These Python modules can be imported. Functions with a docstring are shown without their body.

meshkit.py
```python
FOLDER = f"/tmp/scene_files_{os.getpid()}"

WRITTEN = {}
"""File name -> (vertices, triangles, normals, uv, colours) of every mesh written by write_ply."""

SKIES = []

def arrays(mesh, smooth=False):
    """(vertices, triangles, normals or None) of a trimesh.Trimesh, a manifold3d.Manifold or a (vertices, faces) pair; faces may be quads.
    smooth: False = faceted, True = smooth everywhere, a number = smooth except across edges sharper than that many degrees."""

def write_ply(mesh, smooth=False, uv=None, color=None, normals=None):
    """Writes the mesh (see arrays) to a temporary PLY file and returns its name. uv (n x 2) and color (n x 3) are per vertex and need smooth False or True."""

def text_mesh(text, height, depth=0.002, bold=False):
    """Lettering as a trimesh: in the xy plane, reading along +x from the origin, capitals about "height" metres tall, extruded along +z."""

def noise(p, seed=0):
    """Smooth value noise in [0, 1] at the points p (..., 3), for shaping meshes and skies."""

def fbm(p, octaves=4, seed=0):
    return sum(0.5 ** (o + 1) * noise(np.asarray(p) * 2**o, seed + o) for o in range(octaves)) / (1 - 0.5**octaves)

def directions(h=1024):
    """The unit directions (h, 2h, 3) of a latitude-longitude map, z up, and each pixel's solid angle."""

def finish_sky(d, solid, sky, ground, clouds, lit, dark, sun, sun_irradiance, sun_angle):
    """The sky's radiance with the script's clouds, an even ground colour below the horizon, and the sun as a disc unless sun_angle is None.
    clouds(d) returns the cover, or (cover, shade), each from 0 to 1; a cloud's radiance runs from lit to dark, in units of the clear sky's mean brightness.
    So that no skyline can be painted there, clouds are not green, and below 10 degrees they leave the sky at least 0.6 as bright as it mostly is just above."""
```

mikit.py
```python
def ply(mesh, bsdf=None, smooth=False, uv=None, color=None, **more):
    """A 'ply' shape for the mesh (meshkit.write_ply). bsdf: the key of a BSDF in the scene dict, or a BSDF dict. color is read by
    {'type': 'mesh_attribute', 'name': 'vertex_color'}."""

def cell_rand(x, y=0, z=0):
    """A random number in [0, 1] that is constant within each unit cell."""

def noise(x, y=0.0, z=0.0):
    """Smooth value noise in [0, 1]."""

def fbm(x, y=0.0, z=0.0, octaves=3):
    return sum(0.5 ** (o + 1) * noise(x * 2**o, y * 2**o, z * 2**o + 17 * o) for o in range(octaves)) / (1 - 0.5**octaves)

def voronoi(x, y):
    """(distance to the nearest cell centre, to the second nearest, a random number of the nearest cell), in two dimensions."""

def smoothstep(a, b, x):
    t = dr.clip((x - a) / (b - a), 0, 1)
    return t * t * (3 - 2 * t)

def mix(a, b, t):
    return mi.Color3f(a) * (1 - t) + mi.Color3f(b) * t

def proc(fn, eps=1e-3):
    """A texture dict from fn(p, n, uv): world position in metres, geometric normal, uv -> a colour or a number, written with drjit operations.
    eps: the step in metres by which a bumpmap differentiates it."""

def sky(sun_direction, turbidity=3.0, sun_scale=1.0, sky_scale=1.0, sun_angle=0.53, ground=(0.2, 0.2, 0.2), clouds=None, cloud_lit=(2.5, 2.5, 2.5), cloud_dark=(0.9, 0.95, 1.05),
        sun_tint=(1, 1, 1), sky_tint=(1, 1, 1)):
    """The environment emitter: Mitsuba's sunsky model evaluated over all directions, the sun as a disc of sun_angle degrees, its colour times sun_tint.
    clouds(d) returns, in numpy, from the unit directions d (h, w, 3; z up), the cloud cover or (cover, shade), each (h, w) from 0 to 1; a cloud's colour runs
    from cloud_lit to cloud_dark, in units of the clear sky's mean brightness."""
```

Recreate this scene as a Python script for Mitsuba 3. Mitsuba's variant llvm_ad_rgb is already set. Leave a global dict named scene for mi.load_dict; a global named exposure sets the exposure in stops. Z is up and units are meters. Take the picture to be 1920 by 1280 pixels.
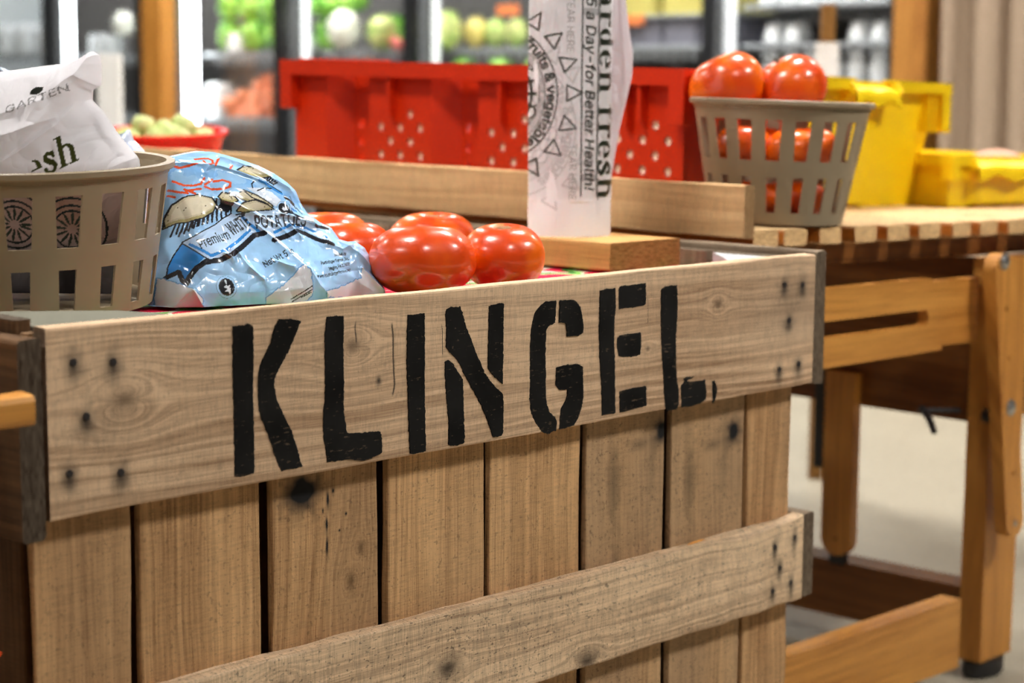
import math
import random

import drjit as dr
import manifold3d as m3
import mitsuba as mi
import numpy as np
import shapely
import trimesh
from shapely import affinity
from shapely.geometry import LineString, MultiPolygon, Point, Polygon, box as sbox
from shapely.ops import unary_union

import meshkit
import mikit
from mikit import cell_rand, fbm, mix, noise, smoothstep, voronoi

T = mi.ScalarTransform4f
TOP = 0.83  # height of the big crate's rim above the floor
scene, labels = {}, {}
exposure = 0.18

# ------------------------------------------------------------------ camera, light
EYE = np.array([-0.9244, -1.4984, TOP + 0.2183])
AHEAD = np.array([0.710939, 0.690786, -0.131838])
UP = np.array([0.089984, 0.096573, 0.991250])
scene['camera'] = {'type': 'thinlens', 'fov': 2 * math.degrees(math.atan(960 / 3500.0)), 'fov_axis': 'x', 'aperture_radius': 0.0080, 'focus_distance': 2.12,
                   'near_clip': 0.05, 'far_clip': 60.0, 'to_world': T().look_at(origin=EYE.tolist(), target=(EYE + AHEAD).tolist(), up=UP.tolist())}
LAMP = 62.0          # radiance of the ceiling fixtures
ROWS = {-1.9: (0, 0.65, 2.0, 0), 0.6: (0.55, 1.15, 1.2, 1.3), 3.3: (0.45, 0.7, 0.9, 1.6), 6.0: (0.6, 0.7, 1.0, 1.6)}
LAMP_AT = [(x, y, w) for y, ws in ROWS.items() for x, w in zip((-2.5, -0.1, 2.3, 4.5), ws) if w]
LED = 24.0           # radiance of the tubes inside the cooler
CEILING = 3.1


# ------------------------------------------------------------------ bookkeeping
def key(name, parent=None):
    base = f'{parent}__{name}' if parent else name
    k, i = base, 0
    while k in scene or k in labels or any(q.startswith(k + '__') for q in scene):
        i += 1
        k = f'{base}_{i:03d}'
    return k


ROOTS = set()


def thing(name, label, cat, group=None, kind=None):
    k, i = name, 0
    while k in ROOTS:
        i += 1
        k = f'{name}_{i:03d}'
    ROOTS.add(k)
    labels[k] = {'label': label, 'category': cat}
    if group:
        labels[k]['group'] = group
    if kind:
        labels[k]['kind'] = kind
    return k


USED = {}


def put(parent, name, shape, label=None):
    """One entry of the scene under its thing (or the thing itself with name None)."""
    if name is None:
        k = parent
    else:
        base = f'{parent}__{name}'
        i = USED.get(base, 0)
        USED[base] = i + 1
        k = base if i == 0 else f'{base}_{i:03d}'
    scene[k] = shape
    if label:
        labels[k] = {'label': label}
    return k


def structure(name, shape, label):
    scene[name] = shape
    ROOTS.add(name)
    labels[name] = {'label': label, 'category': name.split('_')[0], 'kind': 'structure'}
    return name


def ref(i):
    return {'type': 'ref', 'id': i}


# ------------------------------------------------------------------ materials
def plastic(name, rgb, rough=0.35, spec=0.5, **more):
    scene[name] = {'type': 'twosided', 'b': {'type': 'principled', 'base_color': {'type': 'rgb', 'value': list(rgb)} if not isinstance(rgb, dict) else rgb,
                                              'roughness': rough, 'specular': spec, **more}}


def lin(r, g, b):
    f = lambda c: (c / 255 / 12.92) if c <= 10 else ((c / 255 + 0.055) / 1.055) ** 2.4
    return [f(r), f(g), f(b)]


def grain(u, v, seed, knots=(), warp=1.0):
    """The across-grain coordinate, bent round the knots, and the nearness to a knot's heart."""
    psi = v + warp * (0.020 * (fbm(u * 2.6, v * 11.0, seed, octaves=2) - 0.5) + 0.05 * (noise(u * 0.8, v * 2.0, seed + 5.0) - 0.5))
    heart = mi.Float(0)
    for ku, kv, r in knots:
        du, dv = (u - ku) * 0.62, v - kv
        d2 = du * du + dv * dv
        psi = psi - dv * (r * r * 1.25) / (d2 + r * r * 0.10) * dr.exp(-d2 / (9 * r * r))
        heart = dr.maximum(heart, dr.exp(-d2 / (r * r * 0.16)))
    return psi, heart


def wood(name, light, dark, grey=None, seed=0, knots=(), blots=(), cracks=(), rough=0.78, spec=0.25, saw=0.6, warp=1.0, lines=240.0, greyness=0.5, relief=0.0009, coat=0.0, ringc=0.55, dots=0.0, side=None, endtone=1.0):
    """Sawn timber. uv: metres along and across the grain (every board has an offset of its own); u above 500 marks end grain.
    knots, blots (dark stains: u, v, radius u, radius v, strength) and cracks (u0, v0, v1, width) lie at uv places."""
    light, dark = lin(*light), lin(*dark)
    grey = lin(*grey) if grey else dark

    def colour(p, n, uv):
        u, v = uv.x, uv.y
        end = u > 500
        uu = dr.select(end, u - 1000, u)
        psi, heart = grain(uu, v, seed, knots, warp)
        ring = noise(psi * lines, uu * 1.1, seed)
        ring = ring * ring * (3 - 2 * ring)
        fine = noise(psi * lines * 3.1, uu * 9.0, seed + 2.0)
        fib = noise(uu * 28.0, v * 1150.0, seed + 1.0)
        patch = fbm(uu * 3.1, v * 12.0, seed + 9.0, octaves=3)
        t = dr.clip(ringc * ring + 0.34 * fine + 0.42 * fib + 0.95 * (patch - 0.5) + 0.02, 0, 1)
        c = mix(dark, light, t)
        c = mix(c, grey, dr.clip(greyness * smoothstep(0.5, 0.78, fbm(uu * 1.7, v * 7.0, seed + 21.0, octaves=2)) + 0.10 * greyness, 0, 1))
        if saw:
            sw = noise(uu * 900.0, v * 90.0, seed + 4.0) * (0.5 + noise(uu * 90.0, v * 40.0, seed + 6.0))
            c = c * (1 - saw * 0.45 * smoothstep(0.3, 0.8, sw))
        if dots:
            c = c * (1 - dots * smoothstep(0.80, 0.92, noise(uu * 330.0, v * 520.0, seed + 14.0)))
        c = mix(c, mi.Color3f(dark) * 0.35, 0.75 * heart)
        for bu, bv, ru, rv, s in blots:
            wob = 0.55 + 0.9 * noise(uu * 130.0, v * 130.0, seed + 8.0)
            e = dr.exp(-(dr.square((uu - bu) / ru) + dr.square((v - bv) / rv)) * wob)
            c = mix(c, mi.Color3f(0.008, 0.008, 0.009), dr.clip(s * e, 0, 1))
        for cu, v0, v1, w in cracks:
            cc = smoothstep(w, 0.3 * w, dr.abs(uu - cu + 0.004 * (noise(v * 60.0, 3.0) - 0.5))) * smoothstep(v0, v0 + 0.006, v) * smoothstep(v1, v1 - 0.006, v)
            c = mix(c, mi.Color3f(0.02, 0.014, 0.01), 0.85 * cc)
        endc = mix(mi.Color3f(dark) * 0.5, mi.Color3f(grey) * 0.8, noise(uu * 700.0, v * 160.0, 7.0))
        if side:
            c = mix(c * mi.Color3f(*lin(*side)) * 2.2, c, smoothstep(0.3, 0.7, dr.abs(n.z)))  # upright faces darker: stain, plus the shade of the gaps put into the colour
        return dr.select(end, endc * endtone, c)

    def height(p, n, uv):
        u, v = dr.select(uv.x > 500, uv.x - 1000, uv.x), uv.y
        psi, heart = grain(u, v, seed, knots, warp)
        return 0.5 * noise(psi * lines, u * 1.1, seed) + 0.35 * noise(u * 900.0, v * 90.0, seed + 4.0) * (0.4 + saw) + 0.3 * noise(u * 90.0, v * 1500.0)

    b = {'type': 'principled', 'base_color': mikit.proc(colour), 'roughness': rough, 'specular': spec}
    if coat:
        b.update(clearcoat=coat, clearcoat_gloss=0.7)
    if relief:
        b = {'type': 'bumpmap', 'h': mikit.proc(height, eps=4e-4), 'scale': relief, 'b': b}
    scene[name] = {'type': 'twosided', 'b': b}


# ------------------------------------------------------------------ meshes
def board(L, W, Th, r=0.0025, seed=0, wob=0.0006, step=0.035, off=None, edge=None):
    """A sawn board: length along x, width along y, thickness along z, from the origin; rounded and slightly uneven edges. Returns mesh, uv."""
    rng = np.random.default_rng(seed)
    n = max(3, int(L / step) + 1)
    xs = np.linspace(0, L, n)
    cs = [(0, 0, 180), (W, 0, 270), (W, Th, 0), (0, Th, 90)]
    pts, corner = [], []
    for i, (cy, cz, a0) in enumerate(cs):
        sy, sz = (1 if cy == 0 else -1), (1 if cz == 0 else -1)
        for a in (0, 45, 90):
            t = math.radians(a0 + a)
            pts.append((cy + sy * r + r * math.cos(t), cz + sz * r + r * math.sin(t)))
            corner.append(i)
    pts = np.array(pts)
    pts = np.vstack([pts, pts[:1]])
    corner = np.array(corner + [0])
    per = np.concatenate([[0], np.cumsum(np.linalg.norm(np.diff(pts, axis=0), axis=1))])
    wy = rng.normal(0, wob, (n, 4))
    wz = rng.normal(0, wob * 0.5, (n, 4))
    for _ in range(1):
        wy[1:-1] = (wy[:-2] + 2 * wy[1:-1] + wy[2:]) / 4
    V = np.zeros((n, len(pts), 3))
    V[..., 0] = xs[:, None]
    V[..., 1] = pts[None, :, 0] + wy[:, corner]
    V[..., 2] = pts[None, :, 1] + wz[:, corner]
    if edge is not None:
        V = edge(V)
    o = rng.uniform(2, 60, 2) if off is None else np.array(off)
    uv = np.stack([np.broadcast_to(xs[:, None], V.shape[:2]), np.broadcast_to(per[None], V.shape[:2])], -1) + o
    m = len(pts)
    i, j = np.meshgrid(np.arange(n - 1), np.arange(m - 1), indexing='ij')
    a, b, c, d = i * m + j, i * m + j + 1, (i + 1) * m + j + 1, (i + 1) * m + j
    F = [np.stack([a, b, c], -1).reshape(-1, 3), np.stack([a, c, d], -1).reshape(-1, 3)]
    verts, uvs = [V.reshape(-1, 3)], [uv.reshape(-1, 2)]
    base = n * m
    for e, flip in ((0, True), (n - 1, False)):
        ring = V[e, :-1]
        verts += [ring, ring.mean(0, keepdims=True)]
        q = np.vstack([ring, ring.mean(0, keepdims=True)])
        uvs.append(np.stack([1000 + q[:, 2], q[:, 1]], -1) + o)
        k = len(ring)
        ii = np.arange(k)
        f = np.stack([base + ii, base + (ii + 1) % k, np.full(k, base + k)], -1)
        F.append(f[:, ::-1] if flip else f)
        base += k + 1
    V, F, UV = np.vstack(verts), np.vstack(F), np.vstack(uvs)
    return V, F, UV


def orient(V, origin, xdir, ydir):
    """Board axes (length, width, thickness) to the world."""
    x, y = np.array(xdir, float), np.array(ydir, float)
    x /= np.linalg.norm(x)
    y -= x * (x @ y)
    y /= np.linalg.norm(y)
    return np.asarray(origin) + V @ np.stack([x, y, np.cross(x, y)])


def plank(parent, name, origin, L, W, Th, xdir, ydir, mat, seed, label=None, **more):
    """A board standing at origin, its length along xdir, its width along ydir, its thickness along their cross product."""
    V, F, UV = board(L, W, Th, seed=seed, **more)
    return put(parent, name, mikit.ply((orient(V, origin, xdir, ydir), F), mat, uv=UV), label)


def rbox(x0, x1, y0, y1, z0, z1, r=0.004):
    """A box with rounded edges."""
    s = m3.Manifold.sphere(r, 12)
    return m3.Manifold.batch_hull([s.translate((x, y, z)) for x in (x0 + r, x1 - r) for y in (y0 + r, y1 - r) for z in (z0 + r, z1 - r)])


def cbox(x0, x1, y0, y1, z0, z1, c=0.002):
    """A box with chamfered edges: 44 triangles."""
    pts = []
    for x, sx in ((x0, 1), (x1, -1)):
        for y, sy in ((y0, 1), (y1, -1)):
            for z, sz in ((z0, 1), (z1, -1)):
                pts += [(x + sx * c, y + sy * c, z), (x + sx * c, y, z + sz * c), (x, y + sy * c, z + sz * c)]
    return trimesh.convex.convex_hull(np.array(pts))


def lathe(profile, n=48, closed=False):
    p = np.array(profile, float)
    a = np.linspace(0, 2 * np.pi, n, endpoint=False)
    V = np.stack([p[:, None, 0] * np.cos(a), p[:, None, 0] * np.sin(a), np.broadcast_to(p[:, None, 1], (len(p), n))], -1).reshape(-1, 3)
    i, j = np.meshgrid(np.arange(len(p) - 1), np.arange(n), indexing='ij')
    q = np.stack([i * n + j, i * n + (j + 1) % n, (i + 1) * n + (j + 1) % n, (i + 1) * n + j], -1).reshape(-1, 4)
    return trimesh.Trimesh(V, np.vstack([q[:, [0, 1, 2]], q[:, [0, 2, 3]]]), process=True)


def tube(points, r, sides=8):
    p = np.asarray(points, float)
    t = np.gradient(p, axis=0)
    t /= np.linalg.norm(t, axis=1, keepdims=True)
    a = np.cross(t, np.where(np.abs(t[:, 2:]) < 0.9, [0, 0, 1.0], [1.0, 0, 0]))
    a /= np.linalg.norm(a, axis=1, keepdims=True)
    b, an = np.cross(t, a), np.arange(sides) * 2 * np.pi / sides
    V = (p[:, None] + r * (np.cos(an)[None, :, None] * a[:, None] + np.sin(an)[None, :, None] * b[:, None])).reshape(-1, 3)
    i, j = np.meshgrid(np.arange(len(p) - 1), np.arange(sides), indexing='ij')
    q = np.stack([i * sides + j, i * sides + (j + 1) % sides, (i + 1) * sides + (j + 1) % sides, (i + 1) * sides + j], -1).reshape(-1, 4)
    F = np.vstack([q[:, [0, 1, 2]], q[:, [0, 2, 3]]])
    for e, o in ((0, 0), (len(p) - 1, 1)):
        V = np.vstack([V, p[e:e + 1]])
        k = np.arange(sides)
        F = np.vstack([F, np.stack([np.full(sides, len(V) - 1), e * sides + k, e * sides + (k + 1) % sides], -1)])
    return trimesh.Trimesh(V, F, process=False)


def join(*ms):
    return trimesh.util.concatenate([trimesh.Trimesh(*meshkit.arrays(m)[:2], process=False) for m in ms])


def moved(mesh, M):
    V, F, _ = meshkit.arrays(mesh)
    M = np.asarray(M)
    return trimesh.Trimesh(V @ M[:3, :3].T + M[:3, 3], F, process=False)


def mat4(rot=np.eye(3), t=(0, 0, 0)):
    M = np.eye(4)
    M[:3, :3], M[:3, 3] = rot, t
    return M


def rot(axis, deg):
    return trimesh.transformations.rotation_matrix(math.radians(deg), axis)[:3, :3]


def words(text, height, bold=False):
    """Lettering as a flat shapely outline, from the origin along +x, capitals about height tall."""
    m = meshkit.text_mesh(text, height, 0.002, bold)
    up = m.face_normals[:, 2] > 0.9
    return unary_union([Polygon(t[:, :2]) for t in m.triangles[up]]).buffer(height * 0.004)


def fit_words(text, x0, y0, x1, y1, height, bold=False, squeeze=True):
    """Lettering from one point to the other."""
    g = words(text, 1.0, bold)
    b = g.bounds
    L = math.hypot(x1 - x0, y1 - y0)
    g = affinity.translate(g, -b[0], 0)
    g = affinity.scale(g, L / (b[2] - b[0]), height, origin=(0, 0))
    g = affinity.rotate(g, math.degrees(math.atan2(y1 - y0, x1 - x0)), origin=(0, 0))
    return affinity.translate(g, x0, y0)


def paint(xy, base, layers):
    """Flat print: colours (n x 3) at points xy from layers (outline, linear colour[, opacity]) laid over the base colour."""
    C = np.broadcast_to(np.array(base, float), (len(xy), 3)).copy()
    for g, c, *a in layers:
        if g.is_empty:
            continue
        x0, y0, x1, y1 = g.bounds
        near = np.nonzero((xy[:, 0] >= x0) & (xy[:, 0] <= x1) & (xy[:, 1] >= y0) & (xy[:, 1] <= y1))[0]
        shapely.prepare(g)
        near = near[shapely.contains_xy(g, xy[near, 0], xy[near, 1])]
        al = a[0] if a else 1.0
        C[near] = C[near] * (1 - al) + np.array(c) * al
    return C


def pillow(outline, front, back, spacing, O, ex, ey, en, folds=None, power=0.5, reach=None):
    """A filled bag: an outline in the plane O + a*ex + b*ey, bulging by front(a, b) towards en and by back away from it. Returns the front and back
    (vertices, faces) and the front's plane coordinates."""
    poly = Polygon(outline)
    poly = poly.buffer(-0.003).buffer(0.003) if spacing < 0.003 else poly
    shapely.prepare(poly)
    ring = poly.exterior
    out = []
    for amount, h, sgn in ((front, spacing, 1), (back, spacing * 3, -1)):
        x0, y0, x1, y1 = poly.bounds
        gx, gy = np.arange(x0 - h, x1 + 2 * h, h), np.arange(y0 - h, y1 + 2 * h, h)
        X, Y = np.meshgrid(gx, gy, indexing='ij')
        inside = shapely.contains_xy(poly, X, Y)
        cell = inside[:-1, :-1] | inside[1:, :-1] | inside[:-1, 1:] | inside[1:, 1:]
        idx = np.arange(X.size).reshape(X.shape)
        q = np.stack([idx[:-1, :-1], idx[1:, :-1], idx[1:, 1:], idx[:-1, 1:]], -1)[cell]
        use = np.unique(q)
        new = np.full(X.size, -1)
        new[use] = np.arange(len(use))
        xy = np.stack([X.ravel()[use], Y.ravel()[use]], -1)
        ins = inside.ravel()[use]
        P = shapely.points(xy)
        d = shapely.distance(P, ring)
        on = shapely.get_coordinates(shapely.line_interpolate_point(ring, shapely.line_locate_point(ring, P[~ins])))
        xy[~ins] = on
        d[~ins] = 0
        D = reach or d.max()
        t = np.clip(d / D, 0, 1)
        prof = (1 - (1 - t) ** 2.2) ** power
        hgt = prof * amount
        if folds is not None and sgn > 0:
            hgt = hgt + folds(xy) * np.clip(d / 0.012, 0, 1)
        V = O + xy[:, :1] * ex + xy[:, 1:] * ey + sgn * hgt[:, None] * en
        F = np.vstack([new[q[:, [0, 1, 2]]], new[q[:, [0, 2, 3]]]])
        out.append((V, F if sgn > 0 else F[:, ::-1], xy))
    (V, F, xy), (Vb, Fb, xb) = out
    return V, F, xy, Vb, Fb, xb


def crease_field(xy, lines, width, depth, seed=0):
    """Sharp folds along the given polylines."""
    h = np.zeros(len(xy))
    rng = np.random.default_rng(seed)
    P = shapely.points(xy)
    for l in lines:
        g = LineString(l)
        d = shapely.distance(P, g)
        w = width * rng.uniform(0.7, 1.5)
        h += depth * rng.uniform(0.6, 1.2) * np.exp(-np.abs(d) / w)
    return h


def crumple(xy, scale, seed):
    """Facetted creasing of thin film: ridges between random flat patches."""
    p = np.concatenate([xy * scale, np.full((len(xy), 1), seed * 3.7)], 1)
    w = np.stack([meshkit.noise(p * 0.7, seed + 5), meshkit.noise(p * 0.7, seed + 6), meshkit.noise(p * 0.7, seed + 7)], -1)
    p = p + 1.2 * (w - 0.5)
    a = np.abs(meshkit.noise(p, seed) - 0.5) * 2
    b = np.abs(meshkit.noise(p * 2.1, seed + 1) - 0.5) * 2
    return -(0.7 * np.clip(1 - a * 2.2, 0, 1) ** 1.5 + 0.35 * np.clip(1 - b * 2.2, 0, 1) ** 1.5)



# ------------------------------------------------------------------ materials of the place
FB, LB = 0.181 + 0.022, 0.118 + 0.022     # where the two lettered / lower boards' faces start on the v axis
FRONT_NAILS = [(0.029, 0.034), (0.073, 0.038), (0.042, 0.087), (0.022, 0.139), (0.079, 0.146), (1.150, 0.038), (1.192, 0.041), (1.163, 0.088), (1.143, 0.154), (1.188, 0.151)]
LOW_NAILS = [(1.144, 0.031), (1.189, 0.025), (1.156, 0.063), (1.141, 0.093), (1.183, 0.089)]
wood('crate_front_wood', (216, 184, 150), (150, 116, 86), (156, 134, 112), seed=3,
     knots=[(0.374, FB + 0.050, 0.020), (1.004, FB + 0.052, 0.013), (0.863, FB + 0.098, 0.007), (0.085, FB + 0.075, 0.024)],
     blots=[(u, FB + v + 0.004, 0.009, 0.014, 0.85) for u, v in FRONT_NAILS] + [(0.411, FB + 0.091, 0.004, 0.005, 0.9), (0.055, FB + 0.10, 0.03, 0.02, 0.22), (1.17, FB + 0.06, 0.03, 0.03, 0.22)],
     cracks=[(0.432, FB + 0.028, FB + 0.112, 0.0018), (0.379, FB + 0.022, FB + 0.05, 0.0014), (0.506, FB + 0.035, FB + 0.075, 0.0008), (0.862, FB + 0.03, FB + 0.07, 0.0007)], dots=0.15, greyness=0.5, saw=0.25, lines=300.0, warp=1.5)
wood('crate_low_wood', (228, 198, 162), (156, 124, 94), (172, 154, 132), seed=5, knots=[(0.516, LB + 0.064, 0.016), (0.755, LB + 0.11, 0.018), (0.27, LB + 0.03, 0.015)],
     blots=[(u, LB + v + 0.004, 0.006, 0.016, 0.85) for u, v in LOW_NAILS] + [(0.515, LB + 0.066, 0.022, 0.016, 0.7), (0.755, LB + 0.106, 0.020, 0.013, 0.6), (0.62, LB + 0.04, 0.05, 0.006, 0.2), (0.90, LB + 0.055, 0.05, 0.006, 0.25)], dots=0.55, greyness=0.55, saw=0.45, lines=300.0)
wood('crate_plank_wood', (212, 170, 122), (138, 98, 62), (150, 120, 90), seed=8, saw=0.25, lines=210.0, dots=0.3, warp=1.6, greyness=0.4, relief=0.0011, ringc=0.4)
wood('crate_plank_knotty', (212, 170, 122), (138, 98, 62), (150, 120, 90), seed=8, saw=0.25, lines=210.0, dots=0.3, warp=1.6, greyness=0.4, relief=0.0011, ringc=0.4,
     knots=[(0.515, 0.268, 0.016), (0.55, 0.283, 0.012)],
     blots=[(0.625, 0.200, 0.022, 0.026, 1.3), (0.612, 0.236, 0.008, 0.0018, 1.2), (0.585, 0.234, 0.008, 0.0015, 1.2), (0.560, 0.234, 0.009, 0.0015, 1.2), (0.62, 0.244, 0.003, 0.002, 1.1), (0.60, 0.229, 0.003, 0.0012, 1.1), (0.592, 0.262, 0.0016, 0.0012, 1.1), (0.575, 0.252, 0.0016, 0.0016, 1.1)])
wood('crate_plank_stained', (204, 165, 120), (138, 102, 68), (150, 124, 98), seed=11, saw=0.25, lines=210.0, dots=0.4, warp=1.4, greyness=0.5, relief=0.0011, ringc=0.4,
     blots=[(0.616, 0.305, 0.016, 0.014, 1.25), (0.56, 0.212, 0.05, 0.012, 0.55), (0.44, 0.216, 0.04, 0.010, 0.4), (0.60, 0.285, 0.05, 0.008, 0.35), (0.604, 0.262, 0.008, 0.02, 0.4)])
wood('aged_grey_wood', (146, 128, 106), (94, 76, 58), (122, 106, 88), seed=14, saw=0.3, greyness=0.6)
wood('dark_side_wood', (104, 74, 46), (62, 42, 24), (100, 88, 74), seed=15, saw=0.3, greyness=0.1)
wood('board_wood', (226, 190, 140), (178, 134, 84), (176, 142, 102), seed=17, saw=0.25, warp=1.4, lines=150.0, greyness=0.35, relief=0.0004, knots=[(0.66, 0.188, 0.006)],
     blots=[(0.84, 0.20, 0.012, 0.004, 0.45), (0.62, 0.20, 0.012, 0.005, 0.4)])
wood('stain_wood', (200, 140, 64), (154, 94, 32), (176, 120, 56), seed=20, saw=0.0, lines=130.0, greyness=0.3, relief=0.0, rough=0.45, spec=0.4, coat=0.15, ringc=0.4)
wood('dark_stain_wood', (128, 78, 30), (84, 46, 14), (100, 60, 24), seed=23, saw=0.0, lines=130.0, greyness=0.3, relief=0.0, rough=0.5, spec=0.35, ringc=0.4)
wood('slat_wood', (226, 194, 146), (184, 144, 96), (196, 164, 120), seed=26, saw=0.2, lines=160.0, greyness=0.3, relief=0.0003, rough=0.6, side=(150, 104, 54), endtone=2.0)


def worn_black(p, n, uv):
    w = fbm(p.x * 240.0, p.z * 420.0, 3.0, octaves=3)
    streak = noise(p.x * 60.0, p.z * 900.0, 5.0)
    thin = smoothstep(0.70, 0.86, 0.62 * w + 0.42 * streak)
    tone = 0.005 + 0.008 * noise(p.x * 30.0, p.z * 30.0, 9.0)
    return mix(mi.Color3f(tone, tone * 0.95, tone * 0.9), mi.Color3f(0.10, 0.07, 0.045), 0.7 * thin)


scene['stencil_paint'] = {'type': 'twosided', 'b': {'type': 'principled', 'base_color': mikit.proc(worn_black), 'roughness': 0.85, 'specular': 0.1}}
plastic('nail_iron', [0.022, 0.018, 0.018], 0.6, 0.3)
plastic('steel', [0.45, 0.45, 0.45], 0.3, 0.5, metallic=0.9)
plastic('black_iron', [0.012, 0.012, 0.013], 0.45)
plastic('dark_gap', [0.03, 0.02, 0.012], 0.9, 0.1)
plastic('beige_plastic', lin(136, 121, 98), 0.42, 0.4)
plastic('red_plastic', lin(188, 38, 0), 0.42, 0.4)
plastic('bright_red_plastic', lin(226, 22, 22), 0.35, 0.45)
plastic('yellow_plastic', lin(252, 214, 18), 0.42, 0.4)
plastic('dark_stem', lin(46, 58, 26), 0.7, 0.2)
plastic('scar_brown', lin(150, 104, 70), 0.8, 0.2)


def melon_print(p, n, uv):
    """Watermelon slices printed on the liner cloth: red flesh, pale rind, green skin, on white."""
    x, y = p.x / 0.075, p.y / 0.075
    d, d2, r = voronoi(x, y)
    c = mix(lin(205, 30, 62), lin(232, 226, 210), smoothstep(0.33, 0.36, d))
    c = mix(c, lin(120, 180, 80), smoothstep(0.39, 0.42, d) * smoothstep(0.60, 0.56, d))
    c = mix(c, lin(44, 110, 44), smoothstep(0.50, 0.53, d) * smoothstep(0.66, 0.62, d))
    return mix(c, lin(210, 36, 70), smoothstep(0.60, 0.64, d) * smoothstep(0.4, 0.5, r))


scene['melon_cloth'] = {'type': 'twosided', 'b': {'type': 'principled', 'base_color': mikit.proc(melon_print), 'roughness': 0.8, 'specular': 0.2}}


def tomato_skin(p, n, uv):
    """uv: turns round the stem, height from base (0) to stem (1)."""
    k = fbm(uv.x * 9.0, uv.y * 2.0, 4.0)
    c = mix(lin(206, 62, 0), lin(228, 98, 0), smoothstep(0.3, 0.75, k))
    c = mix(c, lin(236, 118, 40), 0.45 * smoothstep(0.90, 1.0, uv.y + 0.05 * (k - 0.5)))
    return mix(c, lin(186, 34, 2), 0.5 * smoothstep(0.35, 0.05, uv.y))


scene['tomato_skin'] = {'type': 'principled', 'base_color': mikit.proc(tomato_skin), 'roughness': 0.26, 'specular': 0.5, 'clearcoat': 1.0, 'clearcoat_gloss': 0.97}
for nm, rough, coat in (('printed_film', 0.14, 1.0), ('printed_thin_film', 0.30, 0.6)):
    scene[nm] = {'type': 'twosided', 'b': {'type': 'principled', 'base_color': {'type': 'mesh_attribute', 'name': 'vertex_color'}, 'roughness': rough, 'specular': 0.5, 'clearcoat': coat, 'clearcoat_gloss': 0.9}}
scene['milky_film'] = {'type': 'principledthin', 'base_color': {'type': 'mesh_attribute', 'name': 'vertex_color'}, 'roughness': 0.35, 'spec_trans': 0.0, 'diff_trans': 0.75, 'eta': 1.45}


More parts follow.
